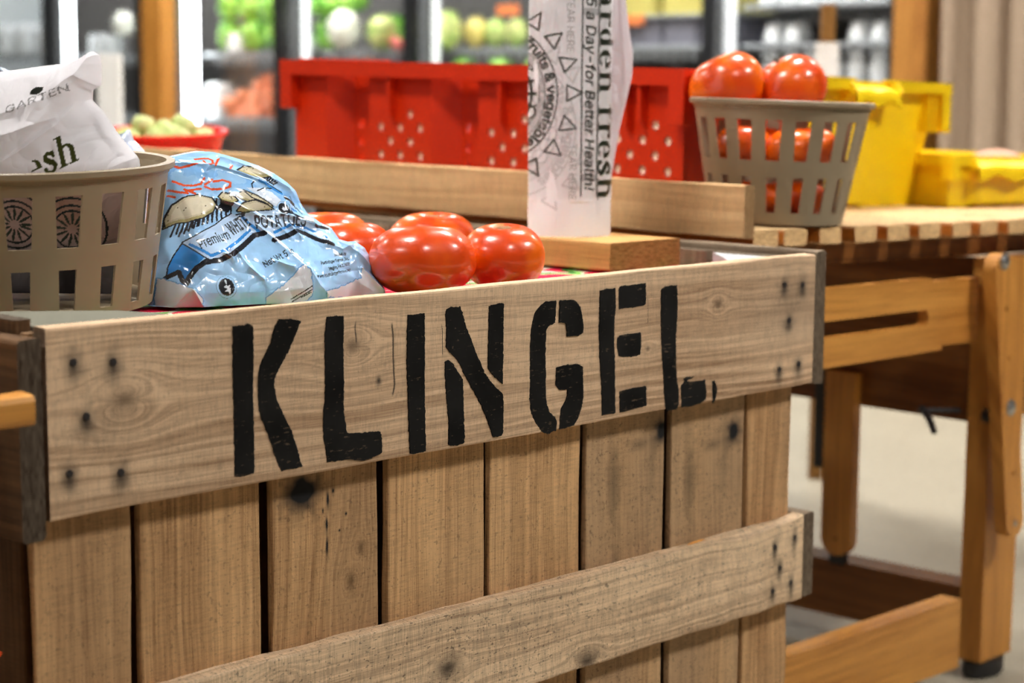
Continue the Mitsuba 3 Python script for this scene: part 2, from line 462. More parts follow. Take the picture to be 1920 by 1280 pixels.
def concrete(p, n, uv):
    k = fbm(p.x * 1.3, p.y * 1.3, 2.0, octaves=4)
    f = noise(p.x * 60, p.y * 60, 1.0)
    return mix(lin(132, 124, 108), lin(156, 148, 130), dr.clip(k * 0.9 + 0.15 * f, 0, 1))


scene['concrete'] = {'type': 'twosided', 'b': {'type': 'principled', 'base_color': mikit.proc(concrete), 'roughness': 0.5, 'specular': 0.35}}
plastic('wall_paint', [0.12, 0.115, 0.11], 0.8, 0.2)
plastic('ceiling_paint', [0.08, 0.08, 0.08], 0.9, 0.1)
plastic('frame_black', [0.01, 0.011, 0.013], 0.35)
plastic('frame_grey', lin(92, 96, 100), 0.4)
plastic('cooler_white', [0.62, 0.66, 0.68], 0.5)
plastic('cooler_dark', [0.035, 0.03, 0.028], 0.6)
plastic('shelf_grey', lin(150, 154, 158), 0.4)
plastic('card_white', [0.74, 0.73, 0.71], 0.7)
plastic('curtain_cloth', lin(168, 148, 128), 0.9, 0.1)
scene['pane_glass'] = {'type': 'thindielectric'}

# ------------------------------------------------------------------ the room
structure('floor', mikit.ply(cbox(-5.5, 6.6, -6.0, 11.0, -0.1, 0.0), 'concrete'), 'pale beige polished concrete floor')
structure('ceiling', mikit.ply(cbox(-5.5, 6.6, -6.0, 11.0, CEILING + 0.06, CEILING + 0.16), 'ceiling_paint'), 'plain grey ceiling of the shop')
structure('wall_left', mikit.ply(cbox(-5.6, -5.5, -6.0, 11.0, 0, CEILING + 0.06), 'wall_paint'), 'plain pale shop wall')
structure('wall_near', mikit.ply(cbox(-5.5, 6.6, -6.1, -6.0, 0, CEILING + 0.06), 'wall_paint'), 'plain pale shop wall')
structure('wall_far', mikit.ply(cbox(-5.5, 6.6, 11.0, 11.1, 0, CEILING + 0.06), 'wall_paint'), 'plain pale shop wall')
structure('wall_cooler', mikit.ply(cbox(6.6, 6.7, -6.0, 11.0, 0, CEILING + 0.06), 'wall_paint'), 'plain pale shop wall')
tube_mesh = trimesh.Trimesh([[-0.24, -0.24, 0], [0.24, -0.24, 0], [0.24, 0.24, 0], [-0.24, 0.24, 0]], [[0, 2, 1], [0, 3, 2]], process=False)
tray_mesh = cbox(-0.28, 0.28, -0.28, 0.28, 0.006, 0.06)
tray_ply, tube_ply = mikit.ply(tray_mesh, 'cooler_white'), mikit.ply(tube_mesh, 'cooler_white')
for x, y, w in LAMP_AT:
    k = thing('ceiling_light', 'square ceiling light panel over the produce displays', 'ceiling light', 'ceiling lights')
    put(k, 'housing', {**tray_ply, 'to_world': T().translate([x, y, CEILING])})
    put(k, 'diffuser', {**tube_ply, 'to_world': T().translate([x, y, CEILING]), 'emitter': {'type': 'area', 'radiance': {'type': 'rgb', 'value': [LAMP * w, LAMP * w * 0.975, LAMP * w * 0.93]}}})

# ------------------------------------------------------------------ the lettered crate
LETTERS = {  # stencil strokes on the front board, tenths of a millimetre (along the board, above its top edge)
    'K': [[(2147,-155),(2283,-159),(2333,-142),(2403,-174),(2388,-924),(2395,-1689),(2238,-1708),(2144,-1695),(2145,-1058),(2139,-653)],[(2741,-140),(2886,-139),(3023,-175),(2915,-369),(2840,-494),(2734,-633),(2667,-749),(2660,-823),(2689,-958),(2780,-1135),(2883,-1314),(2945,-1473),(2996,-1631),(3023,-1711),(2900,-1719),(2752,-1715),(2691,-1606),(2631,-1448),(2551,-1256),(2491,-1133),(2462,-1031),(2455,-800),(2462,-703),(2488,-591),(2561,-468),(2624,-375),(2656,-280),(2688,-201)]],
    'L': [[(3376,-159),(3605,-169),(3598,-550),(3601,-822),(3598,-1198),(3630,-1339),(3641,-1435),(3888,-1461),(4121,-1475),(4144,-1578),(4139,-1718),(4001,-1752),(3864,-1768),(3684,-1726),(3363,-1712),(3342,-1542),(3321,-1471),(3313,-1181),(3340,-1066),(3348,-863),(3346,-358)]],
    'I': [[(4528,-235),(4777,-237),(4782,-662),(4777,-1016),(4790,-1554),(4797,-1788),(4633,-1793),(4562,-1787),(4550,-1524),(4534,-1167),(4515,-777),(4520,-461)]],
    'N': [[(5119,-220),(5189,-198),(5328,-209),(5353,-256),(5418,-436),(5495,-571),(5573,-745),(5651,-864),(5717,-992),(5796,-1084),(5916,-1200),(6023,-1278),(6032,-1393),(6026,-1734),(6000,-1765),(5867,-1767),(5827,-1671),(5760,-1531),(5681,-1390),(5602,-1269),(5485,-1107),(5420,-1007),(5356,-908),(5292,-810),(5191,-727),(5111,-646),(5115,-464),(5102,-282)],[(5096,-809),(5141,-791),(5217,-839),(5293,-939),(5374,-1040),(5380,-1225),(5392,-1524),(5403,-1693),(5393,-1775),(5245,-1784),(5149,-1762),(5156,-1532),(5130,-1326),(5112,-1103),(5096,-919)],[(5791,-235),(5935,-214),(6027,-216),(6022,-543),(6020,-919),(6016,-1155),(5915,-1078),(5822,-1002),(5777,-951),(5781,-709),(5787,-430)]],
    'G': [[(6914,-258),(6747,-251),(6650,-292),(6582,-344),(6528,-416),(6497,-546),(6477,-735),(6474,-964),(6481,-1157),(6471,-1405),(6500,-1543),(6570,-1668),(6683,-1798),(6781,-1846),(6936,-1820),(6952,-1714),(6906,-1650),(6820,-1581),(6763,-1477),(6747,-1340),(6744,-1088),(6736,-913),(6739,-701),(6751,-587),(6806,-534),(6904,-514),(6911,-389)],[(6985,-263),(7198,-266),(7270,-291),(7343,-364),(7380,-465),(7406,-624),(7401,-682),(7291,-708),(7119,-701),(7112,-628),(7088,-539),(6974,-519),(6978,-394)],[(6940,-1059),(7096,-1046),(7311,-1051),(7399,-1096),(7411,-1294),(7420,-1474),(7379,-1608),(7322,-1720),(7251,-1800),(7079,-1812),(6999,-1814),(7006,-1701),(7018,-1565),(7102,-1477),(7130,-1421),(7135,-1343),(6986,-1337),(6929,-1272),(6927,-1165)]],
    'E': [[(7705,-195),(7779,-181),(7982,-179),(7993,-415),(7972,-573),(7971,-812),(7992,-1115),(8002,-1438),(8014,-1733),(7765,-1733),(7762,-1592),(7741,-1290),(7712,-1008),(7694,-688),(7695,-411)],[(8048,-180),(8078,-162),(8553,-160),(8566,-317),(8560,-428),(8359,-443),(8054,-443),(8045,-319)],[(8031,-798),(8091,-773),(8475,-766),(8487,-899),(8472,-1051),(8281,-1063),(8066,-1032),(8034,-918)],[(8091,-1478),(8228,-1463),(8594,-1458),(8613,-1711),(8327,-1729),(8106,-1744)]],
    'L2': [[(8870,-258),(8949,-232),(9173,-227),(9197,-508),(9186,-673),(9170,-920),(9186,-1234),(9201,-1423),(9244,-1574),(9259,-1765),(9219,-1823),(9024,-1832),(8983,-1754),(8951,-1501),(8917,-1207),(8887,-895),(8869,-585)],[(9292,-1538),(9373,-1487),(9538,-1505),(9789,-1506),(9819,-1680),(9815,-1765),(9681,-1813),(9515,-1826),(9317,-1814)],[(9339,-1459),(9404,-1428),(9553,-1443),(9504,-1459),(9373,-1487)],[(9936,-1543),(9994,-1539),(10049,-1662),(10019,-1788),(9960,-1846),(9942,-1736)]],
}

crate = thing('wooden_crate', 'large weathered plank crate with black stencilled KLINGEL on its top front board', 'crate')
fb = plank(crate, 'front_board', (0.0, 0.022, TOP - 0.181), 1.2215, 0.181, 0.022, (1, 0, 0), (0, 0, 1), 'crate_front_wood', 1, off=(0.0, 0.0), label='pale top board stencilled KLINGEL', wob=0.0009, step=0.05)
rngl = np.random.default_rng(5)


def rough_outline(pts):
    """A brushed stencil edge: the traced outline, slightly ragged."""
    g = Polygon(np.array(pts) * 1e-4).buffer(0)
    g = g.segmentize(0.0022)
    c = np.array(g.exterior.coords)[:-1]
    c = c + rngl.normal(0, 0.00035, c.shape)
    return Polygon(c).buffer(0)


for strokes in LETTERS.values():
    ms = []
    for s in strokes:
        g = rough_outline(s)
        for q in getattr(g, 'geoms', [g]):
            ms.append(trimesh.creation.extrude_polygon(q, 0.0016, engine='earcut'))
    V = join(*ms)
    W = np.stack([V.vertices[:, 0], 0.0004 - V.vertices[:, 2], V.vertices[:, 1] + TOP], -1)
    put(fb, 'letter', mikit.ply((W, V.faces), 'stencil_paint'))
nail = lathe([(0, -0.003), (0.0035, -0.0028), (0.0041, -0.001), (0.0041, 0.004), (0, 0.004)], 14)
for x, d in FRONT_NAILS:
    put(fb, 'nail_head', mikit.ply(moved(nail, mat4(rot([1, 0, 0], -90), (x, 0.0018, TOP - d))), 'nail_iron'))
ring = lathe([(0.0016, -0.0006), (0.0034, -0.0008), (0.0040, 0.001), (0.0016, 0.001)], 16)
put(fb, 'screw_ring', mikit.ply(moved(ring, mat4(rot([1, 0, 0], -90), (0.817, 0.0006, TOP - 0.092))), 'steel'))

PL = [(-0.006, 0.1018), (0.1118, 0.2635), (0.2772, 0.4295), (0.4414, 0.5947), (0.6023, 0.7630), (0.7730, 0.9260), (0.9389, 1.0957), (1.1011, 1.2045)]
for i, (a, b) in enumerate(PL):
    a = a + 0.0022 * (i > 0)
    mat = {2: 'crate_plank_knotty', 5: 'crate_plank_stained', 6: 'crate_plank_stained'}.get(i, 'crate_plank_wood')
    off = {2: (0.0, 0.0), 5: (0.0, 0.0), 6: (0.02, 0.01)}.get(i)
    plank(crate, 'plank', (b, 0.0320, 0.0), TOP - 0.006, b - a, 0.0098, (0, 0, 1), (-1, 0, 0), mat, 20 + i, off=off, wob=0.0012, step=0.06)


def wane(V):
    """The lower board's upper corner is broken away near its right end."""
    x = V[..., 0]
    k = np.exp(-((x - 1.085) / 0.045) ** 2) * 0.010
    hit = (V[..., 1] > 0.105) & (V[..., 2] > 0.012)
    V[..., 1] -= np.where(hit, k, 0)
    V[..., 2] -= np.where(hit, k * 0.6, 0)
    k2 = np.exp(-((x - 1.21) / 0.02) ** 2) * 0.004
    V[..., 1] += np.where(V[..., 1] > 0.1, k2, 0)
    return V


lb = plank(crate, 'lower_board', (0.0, 0.022, TOP - 0.4890), 1.2105, 0.118, 0.022, (1, 0, 0), (0, 0, 1), 'crate_low_wood', 2, off=(0.0, 0.0), wob=0.0010, step=0.02, edge=wane)
for x, d in LOW_NAILS:
    put(lb, 'nail_head', mikit.ply(moved(nail, mat4(rot([1, 0, 0], -90), (x, 0.0020, TOP - 0.372 - d))), 'nail_iron'))
hole = m3.CrossSection([np.array([(-0.004, 0.005), (0.004, 0.006), (0.006, 0.001), (0.002, -0.009), (-0.002, -0.009), (-0.006, 0.0)])]).extrude(0.0014)
put(lb, 'knot_plug', mikit.ply(moved(hole, mat4(rot([1, 0, 0], 90), (1.069, 0.0008, TOP - 0.4795))), 'nail_iron'))
splinter = moved(trimesh.convex.convex_hull(np.array([(0, 0, 0), (0.012, 0.003, 0.0), (0.044, 0.001, 0.001), (0.016, -0.002, 0.001), (0.010, 0.0, 0.003), (0.03, 0.0005, 0.003)])), mat4(np.eye(3), (0.960, 0.010, TOP - 0.3708)))
plastic('fresh_splinter', lin(214, 150, 74), 0.7, 0.2)
put(lb, 'splinter', mikit.ply(splinter, 'fresh_splinter'), 'orange fresh wood splinter')
plank(crate, 'side_board', (1.2230, 0.0, TOP - 0.184), 1.02, 0.188, 0.0235, (0, 1, 0), (0, 0, 1), 'aged_grey_wood', 3, r=0.005, label='grey side board seen end on')
plank(crate, 'side_board', (-0.0335, -0.006, TOP - 0.197), 1.02, 0.1895, 0.0245, (0, 1, 0), (0, 0, 1), 'dark_side_wood', 4, r=0.004)
plank(crate, 'lower_side_board', (1.2115, 0.0, TOP - 0.4865), 1.02, 0.1205, 0.0235, (0, 1, 0), (0, 0, 1), 'aged_grey_wood', 5, r=0.004)
plank(crate, 'lower_side_board', (-0.0330, 0.03, TOP - 0.4900), 1.0, 0.118, 0.0235, (0, 1, 0), (0, 0, 1), 'dark_side_wood', 6)
for sx, nm in ((0.0145, 60), (1.2035, 70)):
    y = 0.0465
    for i in range(6):
        w = 0.105 if i == 0 else 0.160
        plank(crate, 'side_plank', (sx, y, 0.0), TOP + (0.004 if sx < 1 else -0.004), w, 0.019, (0, 0, 1), (0, 1, 0), 'aged_grey_wood' if sx > 1 else 'dark_side_wood', nm + i, step=0.1)
        y += w + 0.0125
for i in range(6):
    plank(crate, 'back_plank', (0.02 + i * 0.197, 1.02, 0.0), TOP - 0.01, 0.186, 0.019, (0, 0, 1), (1, 0, 0), 'crate_plank_wood', 80 + i, step=0.1)


def brace(pts, z, th=0.03):
    g = Polygon(pts)
    m = trimesh.creation.extrude_polygon(g, th, engine='earcut')
    m.apply_translation([0, 0, z - th])
    return m


plastic('brace_top', lin(176, 178, 180), 0.6, 0.3)
plastic('brace_old', lin(104, 102, 90), 0.8, 0.2)
put(crate, 'corner_brace', mikit.ply(brace([(0.016, 0.0445), (0.170, 0.0445), (0.150, 0.105), (0.060, 0.176), (0.016, 0.190)], TOP - 0.0035), 'brace_old'))
put(crate, 'corner_brace', mikit.ply(brace([(1.086, 0.0445), (1.1825, 0.0445), (1.1825, 0.150)], TOP - 0.005), 'brace_top'))
put(crate, 'raised_bottom', mikit.ply(cbox(0.016, 1.182, 0.046, 0.998, TOP - 0.050, TOP - 0.030), 'dark_gap'))
gx, gy = np.meshgrid(np.linspace(0.017, 1.181, 90), np.linspace(0.047, 0.997, 74), indexing='ij')
gz = TOP - 0.0275 + 0.004 * meshkit.fbm(np.stack([gx * 9, gy * 9, gx * 0], -1), 3) * np.clip(10 * (gy - 0.42), 0, 1)
idx = np.arange(gx.size).reshape(gx.shape)
q = np.stack([idx[:-1, :-1], idx[1:, :-1], idx[1:, 1:], idx[:-1, 1:]], -1).reshape(-1, 4)
liner = thing('liner_cloth', 'red and green watermelon print cloth lining the big crate', 'cloth')
put(liner, None, mikit.ply((np.stack([gx, gy, gz], -1).reshape(-1, 3), q), 'melon_cloth', smooth=True))

# ------------------------------------------------------------------ left neighbour: a rail end and a card
rail = thing('wooden_stand', 'yellow stained wooden rail end sticking in at the left, beside the crate', 'stand')
plank(rail, 'rail', (-0.85, -0.022, TOP - 0.0785), 0.806, 0.028, 0.03, (1, 0, 0), (0, 0, 1), 'stain_wood', 301, r=0.006)
for i in range(9):  # unseen slatted top, added to shade the left side of the crate
    plank(rail, 'slat', (-0.85, 0.04 + 0.105 * i, TOP - 0.0765), 0.775, 0.085, 0.026, (1, 0, 0), (0, 1, 0), 'slat_wood', 310 + i, step=0.3)
plank(rail, 'leg', (-0.80, -0.022, 0.0), TOP - 0.05, 0.05, 0.03, (0, 0, 1), (1, 0, 0), 'stain_wood', 302)
plank(rail, 'leg', (-0.14, -0.022, 0.0), TOP - 0.0785, 0.05, 0.03, (0, 0, 1), (-1, 0, 0), 'stain_wood', 303)


card = thing('price_card', 'bright orange card corner just inside the left edge of the photo, low by the crate', 'card')
plastic('card_orange', lin(255, 84, 30), 0.5, 0.2)
put(card, None, mikit.ply(moved(cbox(-0.028, 0.028, -0.001, 0.001, -0.028, 0.028, 0.0005), mat4(rot([0, 1, 0], 45), (-0.1255, -0.0535, TOP - 0.278))), 'card_orange'))

# ------------------------------------------------------------------ the slatted table behind
def tz(x, y):
    """The table top leans a little."""
    return TOP + 0.0133 - 0.0223 * (x - 1.557) + 0.012 * (y - 0.165)


table = thing('slatted_table', 'orange stained display table with a pale slatted top and bolted struts', 'table')
X0 = [1.2975, 1.3762, 1.4724, 1.5625, 1.6583, 1.7554, 1.8536, 1.9457] + [2.0453 + 0.0965 * i for i in range(9)]
W0 = [0.062, 0.061, 0.058, 0.063, 0.066, 0.066, 0.060, 0.062] + [0.062] * 9
for i, (x, w) in enumerate(zip(X0, W0)):
    V, F, UV = board(2.0, w, 0.0255, r=0.0055, seed=100 + i, step=0.2)
    xd, yd = np.array([0, 1, 0.012]), np.array([1, 0, -0.0223])
    W = np.array([x, 0.165 + 0.002 * (i % 3), tz(x, 0.165) - 0.0255]) + V[:, :1] * xd + V[:, 1:2] * yd + V[:, 2:] * np.array([0, 0, 1])
    put(table, 'slat', mikit.ply((W, F), 'slat_wood', uv=UV), 'pale table slat' if i == 0 else None)
for y, h in ((0.222, 0.040), (1.15, 0.05), (2.08, 0.05)):
    V, F, UV = board(1.62, h, 0.024, seed=130 + int(10 * y), step=0.3)
    W = np.array([1.30, y, tz(1.30, y) - 0.026 - h]) + V[:, :1] * np.array([1, 0, -0.0223]) + V[:, 1:2] * np.array([0, 0, 1]) + V[:, 2:] * np.array([0, 1, 0])
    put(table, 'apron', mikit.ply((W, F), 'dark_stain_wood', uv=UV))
bb = thing('retaining_board', 'long tan plank standing on edge behind the tomatoes, in front of the red crate', 'board')
V, F, UV = board(1.95, 0.078, 0.0245, r=0.003, seed=7, off=(0, 0.11), wob=0.0012)
W = np.array([1.2705, 0.1625, TOP + 0.0085]) + V[:, :1] * np.array([0, 1, 0.012]) + V[:, 1:2] * np.array([0, 0, 1]) + V[:, 2:] * np.array([1, 0, 0])
put(bb, None, mikit.ply((W, F), 'board_wood', uv=UV))
# slotted front board
g = Polygon([(1.30, -0.078), (1.795, -0.0845), (1.80, -0.090), (1.948, -0.0925), (1.948, -0.2045), (1.836, -0.2005), (1.834, -0.2085), (1.30, -0.205)])
slot = LineString([(1.25, -0.1425), (1.776, -0.1495)]).buffer(0.0135)
g = g.difference(slot)


def slab(g, y0, y1, mat, seed, along=0):
    """A flat sawn panel cut to an outline in x and z."""
    ms = [trimesh.creation.extrude_polygon(q, y1 - y0, engine='earcut') for q in getattr(g, 'geoms', [g])]
    m = join(*ms)
    V = np.stack([m.vertices[:, 0], y1 - m.vertices[:, 2], m.vertices[:, 1] + TOP], -1)
    F = m.faces
    tri = V[F].reshape(-1, 3)
    uv = tri[:, [0, 2]] if along == 0 else tri[:, [2, 0]]
    return mikit.ply((tri, np.arange(len(tri)).reshape(-1, 3)), mat, uv=uv + 0.37 * tri[:, 1:2] + seed * 1.7)


put(table, 'slotted_board', slab(g, 0.166, 0.186, 'stain_wood', 3), 'board with a long rounded slot')
put(table, 'front_rail', slab(Polygon([(1.30, -0.655), (1.93, -0.661), (1.93, -0.786), (1.30, -0.770)]), 0.166, 0.205, 'stain_wood', 5))
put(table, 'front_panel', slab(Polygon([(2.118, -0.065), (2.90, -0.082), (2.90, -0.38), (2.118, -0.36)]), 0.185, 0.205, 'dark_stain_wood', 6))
put(table, 'leg', slab(Polygon([(2.008, -0.065), (2.125, -0.068), (2.112, -0.795), (2.004, -0.795)]), 0.166, 0.212, 'stain_wood', 8, 1))
put(table, 'leg', slab(Polygon([(2.80, -0.085), (2.90, -0.087), (2.90, -0.795), (2.80, -0.795)]), 0.166, 0.212, 'stain_wood', 9, 1))
for x in (1.31, 2.80):
    put(table, 'leg', slab(Polygon([(x, -0.08), (x + 0.09, -0.08), (x + 0.09, -0.83), (x, -0.83)]), 2.03, 2.075, 'stain_wood', 10 + int(x), 1))
foot = lathe([(0, 0), (0.030, 0), (0.034, 0.006), (0.034, 0.030), (0.020, 0.036), (0, 0.036)], 24)
for x, y in ((2.058, 0.19), (2.85, 0.19)):
    put(table, 'foot', mikit.ply(moved(join(moved(foot, mat4(np.diag([1.5, 0.9, 1]))), cbox(-0.045, 0.045, -0.018, 0.018, 0.03, 0.037, 0.002)), mat4(t=(x, y, 0))), 'black_iron', smooth=30))
# the slanting strut with its holes and bolts
cx = lambda z: 1.9455 + (-0.05 - z) * 0.160
strut = LineString([(cx(-0.078), -0.078), (cx(-0.527), -0.527)]).buffer(0.0295)
for z in (-0.145, -0.232, -0.44):
    strut = strut.difference(Point(cx(z), z).buffer(0.0042))
st = put(table, 'strut', slab(strut, 0.118, 0.143, 'stain_wood', 12, 1))
put(st, 'spacer', mikit.ply(moved(lathe([(0, 0), (0.012, 0), (0.012, 0.03), (0, 0.03)], 16), mat4(rot([1, 0, 0], -90), (cx(-0.34), 0.14, TOP - 0.34))), 'black_iron'))
bolt = lathe([(0, 0), (0.007, 0), (0.010, 0.002), (0.010, 0.0045), (0.0145, 0.005), (0.0145, 0.007), (0, 0.007)], 20)
for z, s in ((-0.062, 1.0), (-0.320, 1.0)):
    put(st, 'bolt', mikit.ply(moved(bolt, mat4(rot([1, 0, 0], -90) * s, (cx(z), 0.1112, TOP + z))), 'steel', smooth=35))
put(st, 'screw', mikit.ply(moved(bolt, mat4(rot([1, 0, 0], -90) * 0.4, (cx(-0.532), 0.1155, TOP - 0.532))), 'steel', smooth=35))


def slab_x(pts, x0, x1, mat, seed, along=0):
    """A flat sawn panel cut to an outline in y and z."""
    m = trimesh.creation.extrude_polygon(pts, x1 - x0, engine='earcut')
    V = np.stack([x0 + m.vertices[:, 2], m.vertices[:, 0], m.vertices[:, 1] + TOP], -1)
    tri = V[m.faces].reshape(-1, 3)
    uv = tri[:, [1, 2]] if along == 0 else tri[:, [2, 1]]
    return mikit.ply((tri, np.arange(len(tri)).reshape(-1, 3)), mat, uv=uv + 0.31 * tri[:, :1] + seed * 2.3)


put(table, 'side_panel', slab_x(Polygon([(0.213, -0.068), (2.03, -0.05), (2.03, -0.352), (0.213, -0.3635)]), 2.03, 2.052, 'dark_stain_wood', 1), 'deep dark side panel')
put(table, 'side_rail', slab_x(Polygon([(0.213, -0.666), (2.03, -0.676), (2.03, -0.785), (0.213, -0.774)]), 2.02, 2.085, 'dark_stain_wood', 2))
s2 = unary_union([sbox(0.452, -0.62, 0.520, -0.30), Point(0.486, -0.62).buffer(0.034)]).difference(Point(0.486, -0.62).buffer(0.004))
put(table, 'side_strut', slab_x(s2, 2.008, 2.029, 'stain_wood', 4, 1))
put(table, 'side_bracket', mikit.ply(cbox(2.012, 2.028, 0.523, 0.546, TOP - 0.49, TOP - 0.30, 0.002), 'black_iron'))
put(table, 'strut_pad', mikit.ply(cbox(2.014, 2.030, 0.470, 0.505, TOP - 0.6725, TOP - 0.645, 0.002), 'black_iron'))
knob = join(tube([(1.995, 0.30, TOP - 0.345), (1.955, 0.26, TOP - 0.352), (1.942, 0.245, TOP - 0.362)], 0.006), tube([(1.955, 0.275, TOP - 0.335), (1.95, 0.255, TOP - 0.352), (1.935, 0.235, TOP - 0.372)], 0.006),
            tube([(2.031, 0.24, TOP - 0.345), (1.99, 0.285, TOP - 0.346)], 0.005))
put(table, 'clamp_handle', mikit.ply(knob, 'black_iron', smooth=True))


# ------------------------------------------------------------------ plastic crates on the table
def lean(V, x0, y0):
    """Sets local coordinates (x, y, height) on the leaning table top."""
    V = np.asarray(V)
    return np.stack([x0 + V[:, 0], y0 + V[:, 1], tz(x0 + V[:, 0], y0 + V[:, 1]) + V[:, 2] + 0.0005], -1)


RX, RY, RL, RW, RH = 1.452, 0.430, 1.000, 0.37, 0.240
red = thing('red_crate', 'long red plastic produce crate with round vent holes behind the tan plank', 'plastic crate')


def place_red(m):
    V, F, _ = meshkit.arrays(m)
    k = V[:, 2] / RH
    V = V.copy()
    V[:, 2] += 0.010 * V[:, 1] / RL * k      # the far end stands a little taller
    return lean(V, RX, RY), F


def wall_panel(y0, y1, z0, z1, x, holes, t=0.004, rad=0.0086):
    g = sbox(y0, z0, y1, z1)
    for hy, hz in holes:
        if y0 + rad < hy < y1 - rad:
            g = g.difference(Point(hy, hz).buffer(rad, 5))
    m = trimesh.creation.extrude_polygon(g, t, engine='earcut')
    V = np.stack([x + m.vertices[:, 2], m.vertices[:, 0], m.vertices[:, 1]], -1)
    return trimesh.Trimesh(V, m.faces, process=False)


def dots(y0, y1, stag):
    out = []
    for r, z in enumerate((0.147, 0.122, 0.097, 0.072, 0.047)):
        n = 3 if (r + stag) % 2 else 2
        mid = (y0 + y1) / 2
        out += [(mid + (i - (n - 1) / 2) * 0.0547, z) for i in range(n)]
    return out


walls = [cbox(0.012, RW - 0.012, 0.02, RL - 0.02, 0.0, 0.006)]
segs = [(0.004, 0.180, 1), (0.190, 0.265, 0), (0.305, 0.478, 1), (0.488, 0.562, 0), (0.602, 0.775, 1), (0.785, 0.863, 0), (0.898, RL - 0.004, 1)]
for i, (a, b, proud) in enumerate(segs):
    x = 0.010 if proud else 0.050
    hs = dots(a, b, 0) if proud and b - a > 0.15 else [(a + (b - a) * f, z) for z in (0.126, 0.092, 0.058) for f in (0.27, 0.74)] if not proud else []
    walls.append(wall_panel(a, b, 0.004, RH - 0.006, x, hs))
    if i:
        pb, px = segs[i - 1][1], 0.010 if segs[i - 1][2] else 0.050
        walls.append(trimesh.convex.convex_hull(np.array([(px + e, pb, z) for z in (0.004, RH - 0.006) for e in (0, 0.004)] + [(x + e, a, z) for z in (0.004, RH - 0.006) for e in (0, 0.004)])))
walls.append(wall_panel(0.006, RL - 0.006, 0.004, RH - 0.006, RW - 0.016, [(0.04 + 0.046 * i, z) for i in range(21) for z in (0.045, 0.085, 0.125, 0.165)], rad=0.016))
walls += [cbox(0.010, RW - 0.012, 0.006, 0.011, 0.004, RH - 0.004, 0.001), cbox(0.010, RW - 0.012, RL - 0.011, RL - 0.006, 0.004, RH - 0.004, 0.001)]
put(red, 'body', mikit.ply(place_red(join(*walls)), 'red_plastic'))
lip = sbox(-0.012, -0.012, RW + 0.012, RL + 0.012).buffer(0.004).difference(sbox(0.018, 0.018, RW - 0.018, RL - 0.018).buffer(0.006))
rim = trimesh.creation.extrude_polygon(lip, 0.006, engine='earcut')
rim.apply_translation([0, 0, RH - 0.006])
skirt = trimesh.creation.extrude_polygon(sbox(-0.012, -0.012, RW + 0.012, RL + 0.012).buffer(0.004).difference(sbox(-0.010, -0.010, RW + 0.010, RL + 0.010).buffer(0.003)), 0.026, engine='earcut')
skirt.apply_translation([0, 0, RH - 0.028])
beads = [cbox(-0.013, 0.002, RL - 0.055 - 0.03 * i, RL - 0.040 - 0.03 * i, RH - 0.003, RH + 0.003, 0.001) for i in range(9)]
plastic('pale_backing', lin(246, 232, 208), 0.8, 0.1)  # added sheets behind the wall stand in for light seen through the holes
for a, b_, proud in segs:
    if proud:
        put(red, 'added_backing', mikit.ply(place_red(cbox(0.0150, 0.0158, a + 0.004, b_ - 0.004, 0.006, RH - 0.03, 0.0002)), 'pale_backing'), 'added pale backing standing in for light through the holes')
put(red, 'rim', mikit.ply(place_red(join(rim, skirt, *beads)), 'red_plastic'))
for y, d in ((0.700, 0.085), (0.408, 0.088), (0.115, 0.085), (0.084, 0.075)):
    fin = trimesh.convex.convex_hull(np.array([(-0.010, y - 0.004, RH - 0.028), (-0.010, y + 0.004, RH - 0.028), (0.012, y - 0.004, RH - 0.028), (0.012, y + 0.004, RH - 0.028),
                                               (-0.008, y - 0.003, RH - 0.028 - d * 0.8), (-0.008, y + 0.003, RH - 0.028 - d * 0.8), (0.012, y - 0.003, RH - 0.028 - d), (0.012, y + 0.003, RH - 0.028 - d)]))
    put(red, 'rib', mikit.ply(place_red(fin), 'red_plastic'))
for y0, y1 in ((RL - 0.018, RL + 0.0145), (-0.0145, 0.018)):
    put(red, 'corner_tab', mikit.ply(place_red(cbox(-0.0155, 0.010, y0, y1, RH - 0.092, RH - 0.020)), 'red_plastic'))


